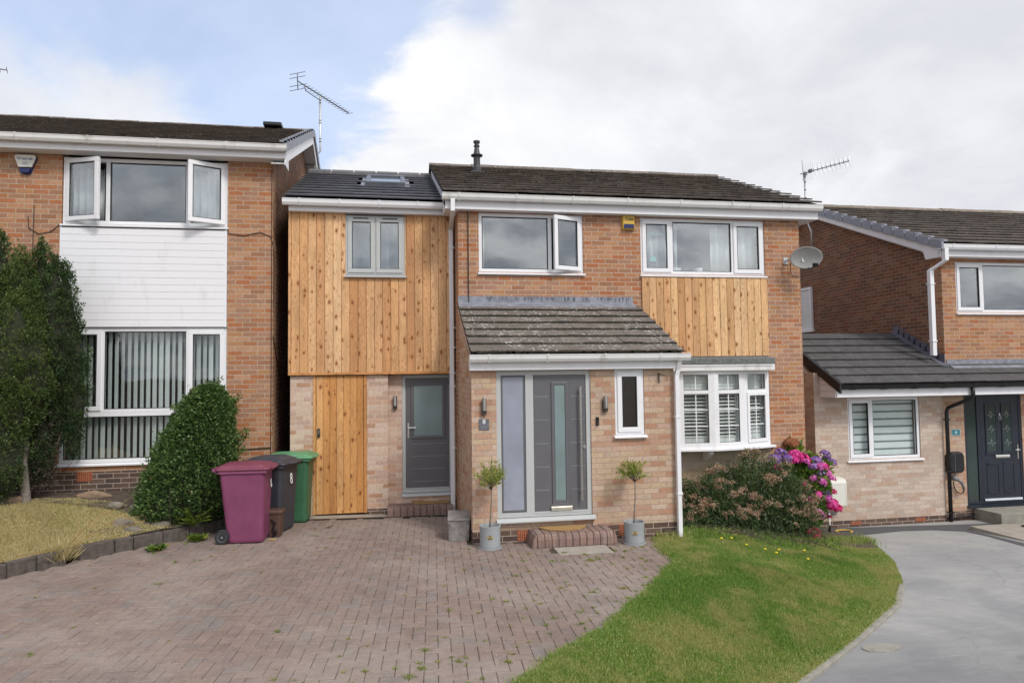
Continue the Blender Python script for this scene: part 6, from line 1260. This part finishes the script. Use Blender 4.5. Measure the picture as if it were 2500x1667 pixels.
for k in range(70):
    x = random.uniform(4.3,6.5); b = Vector((x, -1.2+random.gauss(0,.12), float(gz(x,-1.2)))); m.tube([b, b+Vector((random.gauss(0,.15),random.gauss(-.1,.15),float(top(x)-b.z)*.9))], [.008,.003], 5)
for q in FL: m.tube([(q[0]-.1,-1.22,q[2]-.6),tuple(q)], [.006,.003], 5)
m.build('stems', 'bark_dark', sh_)
protos = []
for v in range(4):
    k = 26; P = np.concatenate([RNG.normal(0,.038,(k,3))*np.array([1,1,.42]) for _ in range(1)]); P = np.repeat(P, 6, 0)+RNG.normal(0,.009,(k*6,3)); V, F = leaves(P, RNG.normal(size=P.shape)+np.array([0,-.3,.6]), .024, .017)
    protos.append((V, F, RNG.uniform(0,1,len(F))))
fh = []
cand = [tuple(q+np.array((0,0,.0))) for q in FL]
for k in range(80):
    x = random.uniform(4.15,6.55); t = random.uniform(.22,1.0); y = -1.22-.50*math.sqrt(max(0,1-t*t*.9))-random.uniform(-.06,.06); g_ = float(gz(x,y)); cand.append((x, y, g_+.05+(float(top(x))-g_)*t))
for i, c in enumerate(cand):
    if i < 4: V, F, R = protos[i]; o = npmesh('flower_head', V, F, 'dry_flower', sh_, R, local=True); fh.append(o)
    else: o = fh[i % 4].copy(); COL.objects.link(o); o.parent = sh_
    o.location = Vector(c)-sh_.location; s_ = random.uniform(.6,1.15); o.scale = (s_, s_, s_); o.rotation_euler = (random.uniform(-.5,.5), random.uniform(-.5,.5), random.uniform(0,6.28))
# ---- hydrangea
hy = empty('hydrangea', (7.05,-.85,-.48), 'tall hydrangea with pink, crimson and purple flower heads at the corner of the brick house', 'hydrangea')
n = 2300; u = unit(RNG.normal(size=(n,3))); u[:,1] = -np.abs(u[:,1])*.9; sc = RNG.uniform(.62,1.,n)**.5
P = np.array((6.80,-.80,.22))+u*np.stack([.36*sc,.40*sc,.62*sc],1); P[:,0] += .10*np.sin(P[:,2]*7)*0+ (P[:,2]-.2)*.06
P2 = np.array((7.22,-.74,.55))+unit(RNG.normal(size=(70,3)))*np.array((.10,.10,.20)); P3 = np.array((6.75,-.64,.88))+RNG.normal(0,1,(120,3))*np.array((.06,.05,.09)); P = np.concatenate([P,P2,P3])
D = unit(P-np.array((6.85,-.7,.0)))+RNG.normal(0,.55,P.shape)+np.array((0,-.2,-.15)); V, F = leaves(P, D, .105, .068, fold=.12); npmesh('foliage', V, F, 'hydrangea_leaf', hy, np.clip(RNG.beta(2,2,len(F))*.75+.25*(P[:,2]-.1), 0, 1))
m = MB()
for k in range(26):
    q = Vector((6.85+random.uniform(-.33,.33), -.8+random.uniform(-.3,.1), random.uniform(.3,.75))); m.tube([(6.82+random.gauss(0,.05),-.8,-.52),tuple(Vector((6.82,-.8,-.5)).lerp(q,.5)+Vector((random.gauss(0,.05),0,0))),tuple(q)], [.009,.007,.004], 5)
m.build('stems', 'bark_dark', hy)
def head(kind, r, sq=.72):
    k = 95; u = unit(RNG.normal(size=(k,3))); u[:,2] = np.where(u[:,2] < -.35, -u[:,2], u[:,2]); parts = []
    C = u*np.array((r,r,r*sq))*RNG.uniform(.88,1.06,(k,1))
    A = unit(np.cross(u, RNG.normal(size=(k,3)))); B = np.cross(u, A); s_ = r*.21
    Vs = []
    for q in range(4):
        c_, d_ = (A, B) if q == 0 else (B, -A) if q == 1 else (-A, -B) if q == 2 else (-B, A)
        Vs.append(np.stack([C, C+c_*s_*.9+d_*s_*.05+u*s_*.12, C+(c_+d_)*s_*.85+u*s_*.22, C+d_*s_*.9+c_*s_*.05+u*s_*.12], 1))
    V = np.concatenate(Vs).reshape(-1,3); F = np.arange(len(V)).reshape(-1,4); tone = RNG.uniform(0,1,k)
    V0, F0 = ico(1); return V, F, np.tile(tone, 4)
HD = [('purple',6.42,-1.0,.80,.10),('purple',6.58,-.95,.88,.10),('purple',6.64,-1.02,.80,.09),('pink',6.78,-1.0,.86,.10),('pink',6.72,-1.05,.78,.09),('pink',6.90,-1.0,.80,.11),('crimson',6.98,-.98,.77,.09),('mauve',6.94,-1.06,.74,.08),('pink',6.42,-1.08,.66,.08),
      ('purple',7.17,-.98,.74,.10),('purple',7.08,-1.04,.66,.085),('mauve',7.19,-1.05,.66,.09),('pink',7.28,-1.04,.65,.085),('purple',7.50,-.78,.82,.085),('purple',7.64,-.74,.68,.075),('mauve',7.05,-1.08,.48,.09),('purple',7.18,-1.08,.53,.08),('mauve',7.17,-1.12,.42,.09),('mauve',7.36,-1.0,.52,.085),('mauve',7.45,-.98,.44,.075),
      ('crimson',6.80,-1.14,.40,.08),('crimson',6.82,-1.16,.30,.08),('pink',6.86,-1.17,.17,.09),('pink',7.05,-1.16,.22,.085),('purple',7.24,-1.10,.23,.08),('mauve',7.27,-1.12,.15,.075),('pink',7.36,-1.10,.05,.10),('crimson',7.46,-1.08,-.03,.10),('crimson',7.47,-.98,.23,.065),('mauve',7.02,-1.20,-.09,.115),('crimson',6.90,-1.24,-.37,.125),('crimson',7.42,-.95,-.19,.04),('mauve',6.30,-1.5,-.42,.035),('rust',6.93,-.66,1.02,.10),('rust',7.01,-.64,1.0,.09)]
base = {}
for (kind, x, y, z, r) in HD:
    if kind not in base: V, F, R = head(kind, .1); o = npmesh('flower_head', V, F, 'petal_'+kind, hy, R, local=True); base[kind] = o
    else: o = base[kind].copy(); COL.objects.link(o); o.parent = hy
    o.location = Vector((x-.25,y,z))-hy.location; o.scale = (r/.092,)*3; o.rotation_euler = (random.uniform(-.3,.6), random.uniform(-.3,.3), random.uniform(0,6.28))
# ---- grass
def blades(name, x, y, zf, h, w, m_, seed, tone=None, lean=.55):
    q = np.random.default_rng(seed); n = len(x); z = zf(x, y); a = q.uniform(0,2*np.pi,n); ln = np.abs(q.normal(0,lean,n)); b = q.uniform(0,2*np.pi,n); h = h*q.uniform(.55,1.25,n)
    B = np.stack([x, y, z], 1); Sd = np.stack([np.cos(b), np.sin(b), np.zeros(n)], 1)*(w*q.uniform(.7,1.3,n))[:,None]/2
    dx = np.stack([np.cos(a), np.sin(a), np.zeros(n)], 1); M_ = B+dx*(h*ln*.35)[:,None]; M_[:,2] += h*.6; T = B+dx*(h*ln)[:,None]; T[:,2] += h*(1-.25*np.minimum(ln,1.5))
    V = np.stack([B-Sd, B+Sd, M_+Sd*.8, M_-Sd*.8, T], 1).reshape(-1,3); i = np.arange(n)*5
    F = np.concatenate([np.stack([i,i+1,i+2],1), np.stack([i,i+2,i+3],1), np.stack([i+3,i+2,i+4],1)]); R = q.beta(1.6,2.2,n) if tone is None else tone
    o = npmesh(name, V, F, m_, None, np.tile(R,3)); return tag(o, kind='stuff')
def pnoise(x, y, s, seed):
    q = np.random.default_rng(seed); v = np.zeros(len(x))
    for k in range(7): d_ = q.normal(size=2)*s*(1+k*.35); v += np.sin(x*d_[0]+y*d_[1]+q.uniform(0,6.28))/(1+k*.3)
    return v/3.2
N = 330000; y = -7.9+RNG.uniform(0,1,N)**1.25*6.3; t = RNG.uniform(-.012,1.0,N); x = xl(y)+(xr(y)-xl(y))*t; x += np.where(t < .03, RNG.normal(0,.05,N), 0)+np.where(t > .97, -np.abs(RNG.normal(0,.03,N)), 0)
keep = (np.abs(x*.985-(y+11.35)*.174) < (y+11.35)*.80+.3) & ~((x < 3.97) & (y > -2.2)) & (x*0 + y > -7.2)
bedl = np.interp(x, [3.9,4.6,5.4,6.2,7.2,8.], [-1.95,-1.95,-1.85,-1.65,-1.35,-1.2]); keep &= y < bedl+RNG.normal(0,.10,N)
bare = pnoise(x, y, 1.1, 5); keep &= ~((bare > .75) & (RNG.uniform(0,1,N) < .6))
x, y, t = x[keep], y[keep], t[keep]; lush = pnoise(x, y, .9, 9); lush = lush+1.3*np.exp(-(((x-5.9)/.6)**2+((y+2.65)/.22)**2))+1.3*np.exp(-(((x-4.35)/.5)**2+((y+3.75)/.25)**2))
hh = .036+.020*np.clip(lush,-1,1); hh = np.where((y > -3.9) & (t > .1) & (t < .85), hh*1.45, hh); dryk = np.clip((t-.72)/.28,0,1)*.25+np.clip((-4.3-y)/2.2,0,1)*.16
tone = np.clip(RNG.beta(1.6,2.4,len(x))+dryk*RNG.uniform(0,1.7,len(x))-.22*np.clip(lush,0,1.3)+.14*np.clip(pnoise(x,y,1.7,31),0,1)+.03, 0, 1)
blades('grass', x, y, lambda a, b: gz(a, b)+.010, hh, .0055, 'grass_blade', 3, tone)
N = 150000; y = -3.6+RNG.uniform(0,1,N)**.9*3.3; x = kx(y)-.10-RNG.uniform(0,1,N)**1.1*4.2
keep = (np.abs(x*.985-(y+11.35)*.174) < (y+11.35)*.80+.3) & (y < -.55+.25*pnoise(x,y,2.,4)) & ~(((x+2.95)/.75)**2+((y+.75)/.62)**2 < 1); x, y = x[keep], y[keep]
gr_ = pnoise(x, y, 1.2, 21); nearb = np.clip(1-np.abs(x+3.7)/1.0,0,1); tone = np.clip(RNG.beta(2,2.2,len(x))*.80+np.where(gr_+nearb*.9 > .55, .35, 0), 0, 1)
blades('dry_grass', x, y, lambda a, b: bedz(a, b)+.005, .034, .0055, 'grass_dry', 8, tone, .9)
# weeds sprouting in the paving joints: nobody could count them
P = []
for k in range(900):
    y = random.uniform(-7.2,-1.0); x = random.uniform(-3.5, 3.6); dl = xl(y)-x
    if x < kx(y)+.1 or dl < .05: continue
    p_ = .10+1.0*math.exp(-((dl-.8)/1.1)**2)+(.12 if y > -3 else 0)
    if random.random() > p_: continue
    if x > 1. and y > -2.65: continue
    u_ = (x-1)*ca+(y+2)*sa; v_ = -(x-1)*sa+(y+2)*ca
    if random.random() < .5: u_ = round(u_/c_)*c_
    else: v_ = round(v_/c_)*c_
    P.append((1+u_*ca-v_*sa, -2+u_*sa+v_*ca, random.choice((.3,.35,.5,.5,.7,1.)) * (1.3 if dl < 1.6 else 1.)))
xs, ys, hs_, ts = [], [], [], []
for (x, y, s_) in P:
    k = int(30*s_)+3; tn = random.random()
    for j in range(k): r_ = abs(random.gauss(0,.020*s_**.7)); a = random.uniform(0,6.28); xs.append(x+r_*math.cos(a)*1.3); ys.append(y+r_*math.sin(a)); hs_.append(.022*s_**.5); ts.append(min(1,max(0,tn*.6+random.gauss(.2,.15))))
blades('joint_weeds', np.array(xs), np.array(ys), lambda a, b: zl(a, b)-.002, np.array(hs_), .006, 'weed_leaf', 13, np.array(ts), 1.2)
# longer tufts along the lawn's edges and in the bed
yy = RNG.uniform(-7.2,-2.3,16000); xx = xl(yy)+RNG.normal(0,.055,16000)+.05*np.sin(yy*5.3)*np.sin(yy*11.+1.); blades('edge_grass', xx, yy, lambda a, b: zl(a, b)+.0, .048, .005, 'grass_blade', 17, RNG.beta(1.8,2,16000), 1.0)
q_ = 5200; xx = RNG.uniform(3.6,7.9,q_); yy = np.interp(xx,[3.6,4.6,6.2,7.9],[-2.2,-1.95,-1.65,-1.0])+RNG.normal(0,.14,q_); blades('long_grass', xx, yy, lambda a, b: gz(a, b)+.01, .10, .006, 'grass_blade', 19, RNG.beta(2.,2.,q_), .8)
fd0 = None
for i, (x, y) in enumerate(((4.42,-2.55),(4.62,-2.45),(4.66,-2.78),(4.86,-2.90),(4.95,-3.02),(5.12,-2.80),(5.62,-2.60),(5.35,-3.10))):
    z = float(gz(x,y))
    if fd0 is None:
        e = empty('dandelion', (x,y,z), 'small yellow dandelion in the back of the green lawn', 'flower', 'yellow flowers in the lawn'); m = MB(); m.tube([(0,0,0),(.01,0,.10)], .002, 5); m.build('stalk', 'fern_leaf', e, local=True)
        m = MB(); m.lathe([(0,.098),(.016,.102),(.020,.112),(.012,.118),(0,.119)], (.01,0,0), 12); m.build('flower', 'yellow_flower', e, local=True); fd0 = e
    else: e = copy_tree(fd0); e.location = (x,y,z)
